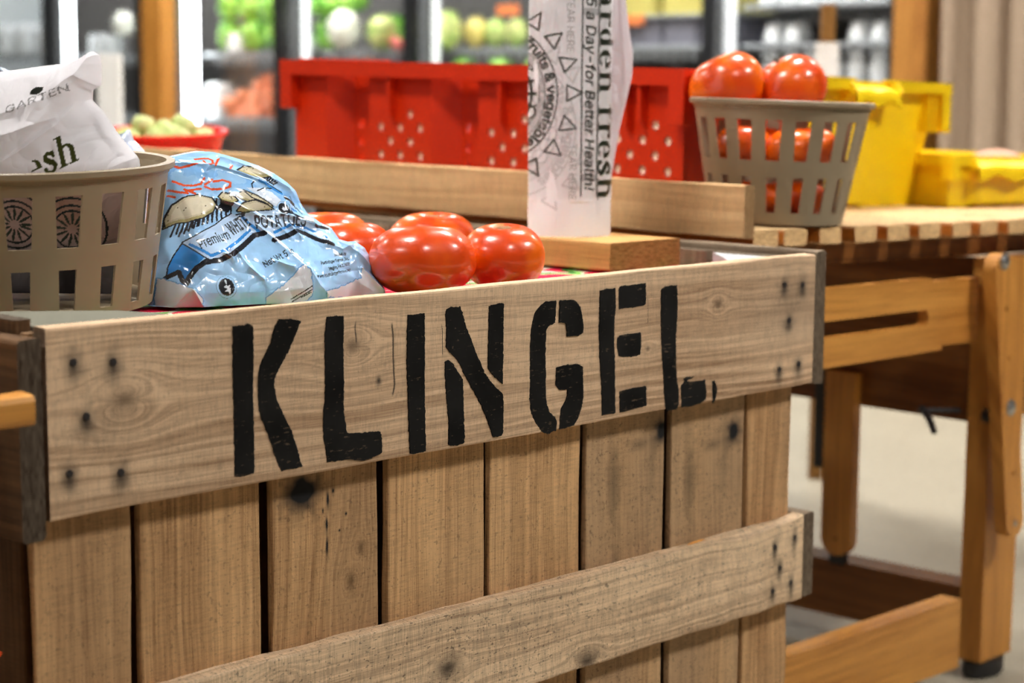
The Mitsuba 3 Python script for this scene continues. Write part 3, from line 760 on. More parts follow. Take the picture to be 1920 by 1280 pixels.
def yellow_crate(name, label, x0, y0, W, D, H, base_in, handle_x, handle_w, drop, tab=0.075):
    """A yellow lug: tapered walls, thick rim, a curled handle with a wavy lower edge on the end wall, corner tabs and ribs."""
    t = thing(name, label, 'plastic crate')
    fix = lambda m: (lean(meshkit.arrays(m)[0], x0, y0), meshkit.arrays(m)[1])

    def ringwall(o0, o1, z0, z1, th=0.004):
        """A tapered box wall from inset o0 at z0 to inset o1 at z1."""
        vs, fs = [], []
        for o, z in ((o0, z0), (o1, z1), (o1 + th, z1), (o0 + th, z0)):
            vs += [(o, o, z), (W - o, o, z), (W - o, D - o, z), (o, D - o, z)]
        for r in range(4):
            for s in range(4):
                a, b = r * 4 + s, r * 4 + (s + 1) % 4
                c, d = ((r + 1) % 4) * 4 + (s + 1) % 4, ((r + 1) % 4) * 4 + s
                fs.append((a, b, c, d))
        return (np.array(vs, float), np.array(fs))

    ins = lambda z: base_in * (1 - z / H)
    hx0, hx1 = handle_x - handle_w / 2, handle_x + handle_w / 2
    panel = trimesh.convex.convex_hull(np.array([(hx0 + 0.03 + e, ins(z) - 0.010, z) for z, e in ((0.006, 0.02), (H * 0.62, 0.0))] + [(hx1 - 0.03 - e, ins(z) - 0.010, z) for z, e in ((0.006, 0.02), (H * 0.62, 0.0))] +
                                                [(hx0 + 0.02, ins(z) + 0.001, z) for z in (0.004, H * 0.7)] + [(hx1 - 0.02, ins(z) + 0.001, z) for z in (0.004, H * 0.7)]))
    put(t, 'body', mikit.ply(fix(join(ringwall(base_in, 0.0, 0.0, H - 0.004), cbox(base_in, W - base_in, base_in, D - base_in, 0.0005, 0.006, 0.001), panel)), 'yellow_plastic'))
    out = sbox(-0.014, -0.014, W + 0.014, D + 0.014).buffer(0.004)
    lipg = out.difference(sbox(0.010, 0.010, W - 0.010, D - 0.010).buffer(0.006)).difference(sbox(hx0 + 0.012, -0.03, hx1 - 0.012, 0.02))
    a = trimesh.creation.extrude_polygon(lipg, 0.006, engine='earcut') if lipg.geom_type == 'Polygon' else join(*[trimesh.creation.extrude_polygon(q, 0.006, engine='earcut') for q in lipg.geoms])
    a.apply_translation([0, 0, H - 0.006])
    sk = out.difference(sbox(-0.012, -0.012, W + 0.012, D + 0.012).buffer(0.003)).difference(sbox(hx0 + 0.012, -0.03, hx1 - 0.012, 0.02))
    b = join(*[trimesh.creation.extrude_polygon(q, 0.020, engine='earcut') for q in getattr(sk, 'geoms', [sk])])
    b.apply_translation([0, 0, H - 0.022])
    put(t, 'rim', mikit.ply(fix(join(a, b)), 'yellow_plastic'))
    # the curled handle: a strip that rolls out over the wall and ends in a wavy edge
    n = 40
    xs = np.linspace(hx0, hx1, n)
    edge = drop + 0.006 * np.cos((xs - hx0) / handle_w * 4 * np.pi)
    rows = []
    for f, yy in ((-0.15, 0.016), (0.0, 0.006), (0.12, -0.012), (0.35, -0.026), (0.65, -0.030), (1.0, -0.030), (1.02, -0.026), (0.65, -0.024), (0.3, -0.018), (0.1, -0.002), (-0.08, 0.016)):
        z = H - 0.010 - np.maximum(f, -0.2) * edge
        rows.append(np.stack([xs, np.full(n, yy), z], -1))
    V = np.array(rows)
    m, k = V.shape[:2]
    i, j = np.meshgrid(np.arange(m - 1), np.arange(k - 1), indexing='ij')
    q = np.stack([i * k + j, i * k + j + 1, (i + 1) * k + j + 1, (i + 1) * k + j], -1).reshape(-1, 4)
    cheeks = [trimesh.convex.convex_hull(np.array([(x, yy, z) for x in (xx - 0.004, xx + 0.004) for yy, z in ((0.012, H), (-0.014, H), (-0.030, H - 0.022), (-0.026, H - drop * 0.8), (0.004, H - drop * 1.25))])) for xx in (hx0, hx1)]
    put(t, 'handle', mikit.ply(fix(join((V.reshape(-1, 3), q), *cheeks)), 'yellow_plastic', smooth=35))
    for xx in (-0.016, W - 0.014):
        put(t, 'corner_tab', mikit.ply(fix(cbox(xx, xx + 0.030, -0.017, 0.012, H - 0.022 - tab, H - 0.019)), 'yellow_plastic'))
    for xx in (0.030, 0.050, W - 0.050, W - 0.030):
        put(t, 'rib', mikit.ply(fix(cbox(xx - 0.004, xx + 0.004, -0.010, 0.022, H - 0.022 - tab, H - 0.02, 0.001)), 'yellow_plastic'))
    return t


yellow_crate('yellow_crate', 'tall yellow plastic crate behind the beige basket of tomatoes', 1.862, 0.497, 0.481, 0.56, 0.2430, 0.042, 0.222, 0.150, 0.036)
yellow_crate('yellow_crate', 'low yellow plastic crate at the right edge holding a pinkish potato', 2.316, 0.452, 0.42, 0.58, 0.1040, 0.012, 0.21, 0.30, 0.036, tab=0.030)
plastic('potato_skin', lin(196, 150, 126), 0.7, 0.2)
po = trimesh.creation.icosphere(4, 1.0)
pv = po.vertices * [0.055, 0.075, 0.045] * (1 + 0.10 * (meshkit.fbm(po.vertices * 1.6 + 4.1, 3)[:, None] - 0.5))
for (x, y, z, lab) in ((2.70, 0.57, 0.068, 'pinkish potato showing over the rim of the low yellow crate'), (2.55, 0.75, 0.050, 'second potato low inside the low yellow crate')):
    k = thing('potato', lab, 'potato')
    put(k, None, mikit.ply((np.asarray(pv) * [1, 1, 1] + [x, y, tz(x, y) + z], po.faces), 'potato_skin', smooth=True))


# ------------------------------------------------------------------ slotted baskets
def basket(name, label, mat, centre, R0, R1, H, n, rows, tilt=(0, 0), th=0.0026, phase=0.0, rim=0.006):
    """A round slotted basket: a tapered wall with rows of slots (z0, z1, width at the top, width at the bottom; fractions), a rolled rim and a base."""
    t = thing(name, label, 'basket')
    dl = 2 * math.pi / n
    Rm = R0
    g = sbox(0, 0, dl * Rm, H)
    for z0, z1, f1, f0 in rows:
        mid = dl * Rm / 2
        g = g.difference(Polygon([(mid - f0 * mid, z0 * H), (mid + f0 * mid, z0 * H), (mid + f1 * mid, z1 * H), (mid - f1 * mid, z1 * H)]))
    s = trimesh.creation.extrude_polygon(g, th, engine='earcut')
    s = s.subdivide_to_size(0.016, max_iter=12)
    secs = []
    for i in range(n):
        v = np.array(s.vertices)
        phi = v[:, 0] / Rm + i * dl + phase
        r = R1 + (R0 - R1) * v[:, 1] / H - th + v[:, 2]
        secs.append(trimesh.Trimesh(np.stack([r * np.cos(phi), r * np.sin(phi), v[:, 1]], -1), s.faces, process=False))
    M = mat4(rot([math.cos(tilt[0]), math.sin(tilt[0]), 0], tilt[1]), centre)
    put(t, 'body', mikit.ply(moved(join(*secs), M), mat, smooth=40))
    rimp = [(R0 - 0.0035, H - 0.010), (R0 - 0.0035, H), (R0 + rim * 0.6, H + 0.0012), (R0 + rim, H - 0.0005), (R0 + rim, H - 0.006), (R0 + rim * 0.7, H - 0.0075), (R0 + 0.001, H - 0.004), (R0 - 0.0005, H - 0.012), (R0 - 0.0035, H - 0.010)]
    put(t, 'rim', mikit.ply(moved(lathe(rimp, 96), M), mat, smooth=40))
    basep = [(0, 0.002), (R1 - 0.01, 0.002), (R1 - 0.004, 0.0005), (R1 + 0.0002, 0.003), (R1 + 0.0004, 0.006), (R1 - 0.003, 0.006), (0, 0.005)]
    put(t, 'base', mikit.ply(moved(lathe(basep, 96), M), mat, smooth=40))
    return t, M


VA = math.atan2(AHEAD[1], AHEAD[0])                          # the way the camera looks, on the ground
CLOTH = TOP - 0.0235
# tilting about the image's horizontal axis (positive leans towards the camera), or about the line of sight
IH = VA - math.pi / 2
basket('slotted_basket', 'beige slotted plastic basket at the left corner of the crate, full of printed bags', 'beige_plastic', (0.183, 0.352, CLOTH + 0.006), 0.172, 0.149, 0.158, 20,
       [(0.06, 0.345, 0.40, 0.36), (0.495, 0.845, 0.56, 0.48)], tilt=(IH, 2.6), phase=VA + math.pi + 0.13)
BR = (1.492, 0.268)
basket('slotted_basket', 'beige slotted plastic basket heaped with tomatoes on the slatted table', 'beige_plastic', (BR[0], BR[1], tz(*BR) + 0.004), 0.139, 0.104, 0.189, 18,
       [(0.10, 0.385, 0.40, 0.34), (0.52, 0.845, 0.54, 0.47)], tilt=(VA, 1.7), phase=VA + math.pi - 0.05)
RB = (1.445, 1.85)
basket('slotted_basket', 'bright red slotted basket of brussels sprouts far behind the tan plank', 'bright_red_plastic', (RB[0], RB[1], tz(*RB) + 0.010), 0.131, 0.105, 0.088, 18,
       [(0.25, 0.62, 0.5, 0.5)], tilt=(IH, 4.5))


# ------------------------------------------------------------------ tomatoes
def tomato_mesh(R, H, seed, ribs=7, rib=0.020, dent=0.14, lump=0.05):
    rng = np.random.default_rng(seed)
    nt, nf = 64, 97
    t = np.linspace(0, math.pi, nt)
    f = np.linspace(0, 2 * math.pi, nf)
    TT, PH = np.meshgrid(t, f, indexing='ij')
    rho = np.sin(TT) ** 0.86
    z = -np.cos(TT)
    z = np.sign(z) * np.abs(z) ** 0.92
    top = np.clip(z, 0, 1)
    amp = rib * (0.25 + 0.75 * (0.5 + 0.5 * z)) * np.sin(TT) ** 0.4
    ph = rng.uniform(0, 6.28)
    wav = np.zeros_like(PH)
    for k, a in ((ribs, 1.0), (ribs - 2, 0.5), (3, 0.55), (2, 0.5)):
        wav += a * np.cos(k * PH + rng.uniform(0, 6.28) + 0.3 * z)
    wav = wav / 1.6 - 0.9 * np.clip(z - 0.35, 0, 1) * np.abs(np.cos(ribs * PH / 2 + ph)) ** 6
    d = np.stack([np.cos(PH) * np.sin(TT), np.sin(PH) * np.sin(TT), z], -1)
    lm = meshkit.noise(d * 1.2 + rng.uniform(0, 50, 3)) - 0.5
    r = rho * (1 + amp * wav + lump * lm * np.sin(TT))
    zz = z * (1 + 0.3 * lump * lm) - dent * 1.6 * np.exp(-(rho / 0.30) ** 2) * (z > 0) - 0.08 * np.exp(-(rho / 0.35) ** 2) * (z < 0) * -1
    V = np.stack([R * r * np.cos(PH), R * r * np.sin(PH), H / 2 * zz], -1).reshape(-1, 3)
    uv = np.stack([PH / (2 * math.pi) + seed * 3.0, np.broadcast_to((TT / math.pi), PH.shape)], -1).reshape(-1, 2)
    i, j = np.meshgrid(np.arange(nt - 1), np.arange(nf - 1), indexing='ij')
    q = np.stack([i * nf + j, i * nf + j + 1, (i + 1) * nf + j + 1, (i + 1) * nf + j], -1).reshape(-1, 4)
    F = np.vstack([q[:, [0, 1, 2]], q[:, [0, 2, 3]]])
    # normals: average across the seam
    m = trimesh.Trimesh(V, F, process=False)
    return V, F, uv, nf


def tomato(label, x, y, z0, R, H, seed, tilt=(0, 0), group=None, scar=True, hairs=False, **more):
    k = thing('tomato', label, 'tomato', group)
    V, F, uv, nf = tomato_mesh(R, H, seed, **more)
    A = rot([math.cos(tilt[0]), math.sin(tilt[0]), 0], tilt[1]) @ rot([0, 0, 1], math.degrees(VA))
    C = np.array([x, y, 0])
    P = V @ A.T
    C[2] = z0 - P[:, 2].min()
    W = P + C
    fn = np.cross(W[F[:, 1]] - W[F[:, 0]], W[F[:, 2]] - W[F[:, 0]])
    N = np.zeros_like(W)
    for c in range(3):
        np.add.at(N, F[:, c], fn)
    N = N.reshape(-1, nf, 3)
    s = N[:, 0] + N[:, -1]
    N[:, 0] = N[:, -1] = s
    N[0, :] = N[0].sum(0)
    N[-1, :] = N[-1].sum(0)
    N = N.reshape(-1, 3)
    N /= np.maximum(np.linalg.norm(N, axis=1, keepdims=True), 1e-12)
    path = meshkit.write_ply((W, F), False, uv, None, N)
    put(k, 'flesh', {'type': 'ply', 'filename': path, 'face_normals': False, 'bsdf': ref('tomato_skin')})
    if scar:
        top = np.array([0, 0, V.reshape(-1, nf, 3)[-1, :, 2].mean()])
        m = lathe([(0, 0.0020), (0.004, 0.0024), (0.008, 0.0022), (0.0098, 0.0012), (0.0104, -0.002)], 24)
        m.vertices[:, 2] += 0.0012 * meshkit.noise(m.vertices * 500)
        put(k, 'stem_scar', mikit.ply(moved(m, mat4(A, A @ (top + [0, 0, 0.001]) + C)), 'scar_brown', smooth=True))
    if hairs:
        top = np.array([0, 0, V.reshape(-1, nf, 3)[-1, :, 2].mean()])
        ms = [tube([(0, 0, 0), (0.007 * math.cos(a), 0.007 * math.sin(a), 0.006), (0.018 * math.cos(a), 0.018 * math.sin(a), 0.011 + 0.003 * math.sin(3 * a))], 0.0009, 5) for a in np.arange(5) * 1.256 + 0.4]
        put(k, 'calyx', mikit.ply(moved(join(*ms), mat4(A, A @ top + C)), 'dark_stem', smooth=True))
    return k


GT = None
tomato('big ripe tomato nearest the front board, right of the blue potato bag', 0.606, 0.139, CLOTH, 0.0645, 0.087, 1, tilt=(IH, -6), ribs=8)
tomato('ripe tomato with a brown stem scar, beside the wood block', 0.728, 0.123, CLOTH, 0.0520, 0.083, 2, tilt=(IH, 7), ribs=7, dent=0.12)
tomato('tomato half hidden behind the two front tomatoes', 0.816, 0.344, CLOTH, 0.0600, 0.084, 3, tilt=(IH, 4))
tomato('tomato partly covered by the right edge of the blue potato bag', 0.641, 0.312, CLOTH, 0.0560, 0.082, 4, tilt=(IH, -4))
tomato('farthest tomato in the crate, only its top showing over the blue bag', 0.731, 0.462, CLOTH, 0.0600, 0.084, 5)
bz = tz(*BR) + 0.004
inner = [(0.044, 0.3, 0.010, .036), (0.044, 1.87, 0.010, .037), (0.044, 3.44, 0.010, .036), (0.044, 5.0, 0.010, .037), (0.058, 1.1, 0.086, .043), (0.060, 2.7, 0.088, .044), (0.058, 4.2, 0.084, .043), (0.058, 5.8, 0.086, .043)]
for i, (r, a, z, R) in enumerate(inner):
    tomato('tomato inside the beige basket, seen through its slots', BR[0] + r * math.cos(a), BR[1] + r * math.sin(a), bz + z, R, 1.5 * R, 20 + i, group='tomatoes inside the beige basket', scar=False)
tomato('larger left tomato on top of the beige basket, its pale scar turned up', 1.470, 0.352, bz + 0.158, 0.0605, 0.104, 31, tilt=(VA, -24), ribs=6, rib=0.02, lump=0.10, dent=0.08)
tomato('rounder right tomato on top of the beige basket, with dry stem hairs', 1.545, 0.283, bz + 0.155, 0.0575, 0.100, 32, tilt=(VA + 0.3, -30), ribs=6, rib=0.012, dent=0.04, lump=0.04, hairs=True, scar=False)

# ------------------------------------------------------------------ wood block
blk = thing('wood_block', 'thick brown wood block lying under the white bag roll', 'wood block')
V, F, UV = board(0.236, 0.1525, 0.0385, r=0.003, seed=40, off=(3.0, 0.11))
W = np.array([1.003, 0.188, CLOTH - 0.0005]) + V[:, :1] * np.array([0, 1, 0]) + V[:, 1:2] * np.array([1, 0, 0]) + V[:, 2:] * np.array([0, 0, 1])
wood('block_wood', (204, 156, 96), (150, 98, 46), (168, 122, 70), seed=31, saw=0.15, lines=120.0, relief=0.0003, greyness=0.3)
put(blk, None, mikit.ply((W, F), 'block_wood', uv=UV))

# ------------------------------------------------------------------ bag roll
SX, SY = 1.0855, 0.3400         # centre of the roll on the block
BZ = CLOTH + 0.0382
RR, RHT = 0.0605, 0.52
DARK, GREEN = lin(34, 36, 28), lin(26, 34, 20)
FAINT = lin(176, 174, 176)


def slab_letters(text, x_height):
    """A fat roman lower case with slab feet, drawn from stems, bowls and bars. Baseline 0, along +x."""
    def stem(x, y0, y1, w=0.24, foot=True, head='l'):
        g = [sbox(x, y0, x + w, y1)]
        if foot:
            g.append(sbox(x - 0.10, y0, x + w + 0.10, y0 + 0.07))
        if head:
            g.append(Polygon([(x - 0.12, y1 - 0.09), (x - 0.12, y1 - 0.03), (x + w, y1), (x + w, y1 - 0.12)]))
        return unary_union(g)

    def bowl(cx, cy, rx, ry, w=0.24, thin=0.07):
        return affinity.scale(Point(cx, cy).buffer(1, 24), rx, ry).difference(affinity.scale(Point(cx, cy).buffer(1, 24), rx - w, ry - thin))

    def arch(x, top=1.0):
        return unary_union([bowl(x + 0.28, 0.62, 0.40, 0.40, 0.24, 0.13).intersection(sbox(x - 0.05, 0.62, x + 2, 2)), sbox(x + 0.44, 0, x + 0.68, 0.64), sbox(x + 0.34, 0, x + 0.78, 0.07)])

    S = LineString([(0.56, 0.74), (0.50, 0.90), (0.32, 0.96), (0.16, 0.88), (0.14, 0.72), (0.28, 0.58), (0.46, 0.46), (0.56, 0.30), (0.48, 0.10), (0.30, 0.04), (0.12, 0.10), (0.05, 0.28)])
    G = {
        'a': (unary_union([stem(0.42, 0, 0.72, head=None), bowl(0.34, 0.30, 0.34, 0.31), bowl(0.36, 0.68, 0.30, 0.32, 0.20, 0.08).intersection(sbox(0, 0.68, 1, 1.2)), Point(0.16, 0.74).buffer(0.11)]), 0.84),
        'r': (unary_union([stem(0.12, 0, 1.0), LineString([(0.34, 0.74), (0.48, 0.93), (0.60, 0.94)]).buffer(0.05), Point(0.62, 0.86).buffer(0.13)]), 0.78),
        'd': (unary_union([stem(0.48, 0, 1.5), bowl(0.36, 0.49, 0.36, 0.50)]), 0.90),
        'e': (unary_union([bowl(0.40, 0.49, 0.40, 0.50).difference(sbox(0.5, 0.20, 1, 0.46)), sbox(0.14, 0.46, 0.74, 0.54)]), 0.86),
        'n': (unary_union([stem(0.12, 0, 1.0), arch(0.20)]), 1.02),
        'h': (unary_union([stem(0.12, 0, 1.5), arch(0.20)]), 1.02),
        'f': (unary_union([stem(0.14, 0, 1.2, head=None), bowl(0.44, 1.2, 0.30, 0.32, 0.22, 0.08).intersection(sbox(0, 1.2, 0.8, 1.6)), Point(0.62, 1.24).buffer(0.12), sbox(0.0, 0.90, 0.60, 0.98)]), 0.70),
        's': (unary_union([S.buffer(0.085), LineString(S.coords[4:8]).buffer(0.13), sbox(0.0, 0.0, 0.09, 0.32), sbox(0.53, 0.68, 0.62, 1.0)]), 0.70),
        'g': (unary_union([bowl(0.38, 0.62, 0.34, 0.37), bowl(0.40, -0.18, 0.42, 0.24, 0.13, 0.11), LineString([(0.2, 0.28), (0.12, 0.12), (0.3, 0.04)]).buffer(0.07), Point(0.78, 0.92).buffer(0.12)]), 0.88),
        ' ': (Polygon(), 0.42),
    }
    x, out = 0, []
    for c in text:
        g, w = G[c]
        if not g.is_empty:
            out.append(affinity.translate(g, x, 0))
        x += w + 0.04
    return affinity.scale(unary_union(out), x_height, x_height, origin=(0, 0))


def down(g, x, y):
    """Turns lettering to read downwards, its baseline on the left, its start at (x, y)."""
    return affinity.translate(affinity.rotate(g, -90, origin=(0, 0)), x, y)


def roll_print():
    """What is printed on the bags, unrolled: across (0 = towards the camera), up from the foot."""
    L = []
    k = 0.000766                                        # metres per photo pixel there
    P = lambda x, y: ((x - 1068) * k, (442 - y) * k)
    for dx, dy, al in ((34, 62, 0.32), (0, 0, 1.0)):          # the layer below shows through, then the outer one
        c0 = P(906 + dx, 178 + dy)
        C = DARK
        for r, w in ((136, 2.6), (113, 1.6), (101, 1.4), (88, 4.0)):
            L.append((Point(c0).buffer(r * k, 64).exterior.buffer(w * k / 2), C, al))
        hat = unary_union([LineString([(c0[0] + r0 * k * math.cos(t), c0[1] + r0 * k * math.sin(t)) for r0 in (101, 112)]).buffer(0.7 * k) for t in np.arange(-1.2, 1.2, 0.042)])
        L.append((hat, C, 0.85 * al))
        cup = unary_union([Point(c0[0] + 88 * k * math.cos(t), c0[1] + 88 * k * math.sin(t)).buffer(13 * k).exterior.buffer(1.6 * k) for t in np.arange(-0.9, 1.0, 0.26)])
        L.append((cup, C, al))
        txt = words('fruits & vegetables', 17 * k, True)
        b = txt.bounds
        parts = []
        for g in getattr(txt, 'geoms', [txt]):
            def bend(xy):
                t = math.radians(52) - (xy[:, 0] - b[0]) / (b[2] - b[0]) * math.radians(108)
                r = 117 * k + xy[:, 1]
                return np.stack([c0[0] + r * np.cos(t), c0[1] + r * np.sin(t)], -1)
            parts.append(shapely.transform(g.segmentize(0.001), bend))
        L.append((unary_union(parts).buffer(0.4 * k), C, al))
        for t in (-55, -38, -20.5, -1, 20, 38, 56):
            t = -math.radians(t)
            c = (c0[0] + 164 * k * math.cos(t), c0[1] + 164 * k * math.sin(t))
            tri = Polygon([(c[0] + 18 * k * math.cos(t + s), c[1] + 18 * k * math.sin(t + s)) for s in (0, 2.2, -2.2)])
            L.append((tri.exterior.buffer(1.7 * k), C, al))
    L.append((down(words('TEAR HERE', 14 * k), *P(1064, 268)).buffer(0.3 * k), lin(128, 126, 126), 0.75))
    L.append((down(words('TEAR HERE', 14 * k), *P(1058, -2)).buffer(0.3 * k), lin(128, 126, 126), 0.75))
    for x in (1087, 1117):
        L.append((LineString([P(x, -220), P(x, 366)]).buffer(1.2 * k), DARK))
    t5 = words('5 a Day-for Better Health!', 18 * k, True)
    b = t5.bounds
    t5 = affinity.scale(t5, (352 * k) / (b[2] - b[0]), 1.0, origin=(0, 0))
    L.append((down(affinity.skew(t5, xs=12, origin=(0, 0)), *P(1094, -2)), DARK))
    for y in (20, 325):
        L.append((sbox(P(1088, 0)[0], P(0, y + 14)[1], P(1116, 0)[0], P(0, y)[1]), DARK, 0.45))
    gf = slab_letters('garden fresh', 23 * k)
    b = gf.bounds
    gf = affinity.scale(gf, (426 * k) / (b[2] - b[0]), 1.0, origin=(0, 0))
    L.append((down(gf, *P(1119, -53)), GREEN))
    return L


ROLLP = roll_print()
roll = thing('bag_roll', 'white upright roll of printed produce bags standing on the wood block', 'bag roll')
ns, nh = 300, 700
ang = np.linspace(-math.pi * 0.62, math.pi * 0.62, ns)
hs = np.linspace(0.0, RHT, nh)
A, Hh = np.meshgrid(ang, hs, indexing='ij')
rad = RR + 0.0012 * (meshkit.fbm(np.stack([A * 3, Hh * 9, A * 0 + 3], -1), 3) - 0.5) + 0.0008 * np.sin(A * 5 + 14 * Hh) * (Hh > 0.05)
wl = VA + math.pi                                           # the side that faces the camera
xr, yr = SX + rad * np.cos(wl + A), SY + rad * np.sin(wl + A)
XY = np.stack([A.ravel() * RR * 1.0, Hh.ravel()], -1)
XYp = np.stack([RR * np.sin(np.clip(A.ravel(), -1.5, 1.5)), Hh.ravel()], -1)
tone = np.array(lin(243, 243, 247)) * (1 - 0.14 * np.clip((Hh.ravel()[:, None] - 0.05) / 0.02, 0, 1)) * (1 - 0.14 * (meshkit.fbm(np.stack([A * 4, Hh * 30, A * 0], -1), 3).ravel()[:, None]) * (Hh.ravel()[:, None] > 0.055))
C = paint(XYp, [0, 0, 0], [])
base = tone
col = base.copy()
for g, c, *al in ROLLP:
    al = al[0] if al else 1.0
    x0, y0, x1, y1 = g.bounds
    near = np.nonzero((XYp[:, 0] >= x0) & (XYp[:, 0] <= x1) & (XYp[:, 1] >= y0) & (XYp[:, 1] <= y1))[0]
    shapely.prepare(g)
    near = near[shapely.contains_xy(g, XYp[near, 0], XYp[near, 1])]
    col[near] = col[near] * (1 - al) + np.array(c) * al
i, j = np.meshgrid(np.arange(ns - 1), np.arange(nh - 1), indexing='ij')
q = np.stack([i * nh + j, (i + 1) * nh + j, (i + 1) * nh + j + 1, i * nh + j + 1], -1).reshape(-1, 4)
V = np.stack([xr, yr, BZ + Hh], -1).reshape(-1, 3)
put(roll, 'printed_layer', mikit.ply((V, q), 'printed_thin_film', smooth=True, color=col))
plastic('film_white', lin(243, 243, 247), 0.45, 0.4)
core = lathe([(0.019, 0.0), (RR - 0.0015, 0.0), (RR - 0.0008, 0.001), (RR - 0.0012, RHT), (0.019, RHT), (0.019, 0)], 72)
put(roll, 'roll', mikit.ply(moved(core, mat4(t=(SX, SY, BZ))), 'film_white', smooth=40))
# the loose bag end on the right
fo = [(0.040, 0.075), (0.062, 0.085), (0.072, 0.15), (0.080, 0.185), (0.090, 0.230), (0.0905, 0.262), (0.084, 0.300), (0.078, 0.345), (0.072, 0.40), (0.066, 0.50), (0.04, 0.52)]
IHv = np.array([math.cos(IH), math.sin(IH), 0.0])
back = np.array([-math.cos(VA), -math.sin(VA), 0.0])
amt = lambda xy: 0.006 + 0 * xy[:, 0]
V, F, xy, Vb, Fb, _ = pillow(fo, 0.010, 0.008, 0.0016, np.array([SX, SY, BZ]) - 0.012 * back, IHv, np.array([0, 0, 1.0]), back,
                             folds=lambda xy: 0.004 * crumple(xy, 34, 4) + crease_field(xy, [[(0.075, 0.27), (0.082, 0.235), (0.08, 0.20)], [(0.07, 0.33), (0.076, 0.28), (0.079, 0.22)]], 0.002, 0.003))
Vj, Fj = np.vstack([V, Vb]), np.vstack([F, Fb + len(V)])
put(roll, 'loose_bag', mikit.ply((Vj, Fj), 'milky_film', smooth=True, color=np.broadcast_to(lin(236, 228, 232), Vj.shape)))

# ------------------------------------------------------------------ blue potato bag
BAG_OUT = [(-130,-347),(-96,67),(12,582),(108,1104),(199,1569),(327,1796),(510,1835),(673,1861),(865,1846),(1023,1803),(1211,1740),(1400,1670),(1584,1565),(1735,1446),(1839,1327),(1878,1169),(1946,1031),(2065,926),(2208,840),(2283,702),(2366,672),(2469,676),(2592,583),(2664,431),(2685,294),(2719,156),(2769,32),(2777,-90),(2695,-316),(2569,-478)]
BAG_AREAS = {
    'beige': [[(166,969),(246,1089),(370,1156),(538,1170),(684,1124),(724,1044),(680,957),(553,882),(401,859),(251,854),(133,831)],[(1050,1481),(1144,1543),(1279,1523),(1428,1468),(1472,1413),(1331,1388),(1195,1408)],[(971,1127),(1065,1196),(1227,1123),(1402,1013),(1380,978),(1147,1036)],[(966,951),(1045,1038),(1186,1070),(1350,1014),(1413,968),(1200,911)],[(769,1131),(826,1183),(923,1146),(982,1074),(910,1040),(796,1078)]],
    'banner': [[(280,603),(480,684),(675,783),(787,867),(895,926),(976,898),(1135,939),(1397,977),(1565,938),(1744,845),(1888,752),(2051,659),(2081,560),(1952,582),(1760,711),(1624,732),(1369,633),(1204,682),(1102,684),(950,557),(801,440),(641,368),(524,363)]],
    'tail': [[(279,594),(478,399),(366,291),(220,100),(194,297),(69,241),(102,351),(173,469)]],
    'bottom': [[(1141,-65),(1326,49),(1473,131),(1573,232),(1628,256),(1662,124),(1664,-51),(1609,-136),(1163,-152)],[(1847,-41),(2046,4),(2228,50),(2376,98),(2412,221),(2518,92),(2659,-37),(2664,-126),(1857,-94)],[(-15,253),(73,165),(225,74),(389,-68),(389,-204),(-97,-183)]],
    'white': [[(1104,1231),(1275,1228),(1426,1190),(1535,1099),(1454,1012),(1321,1050),(1197,1159)]],
}
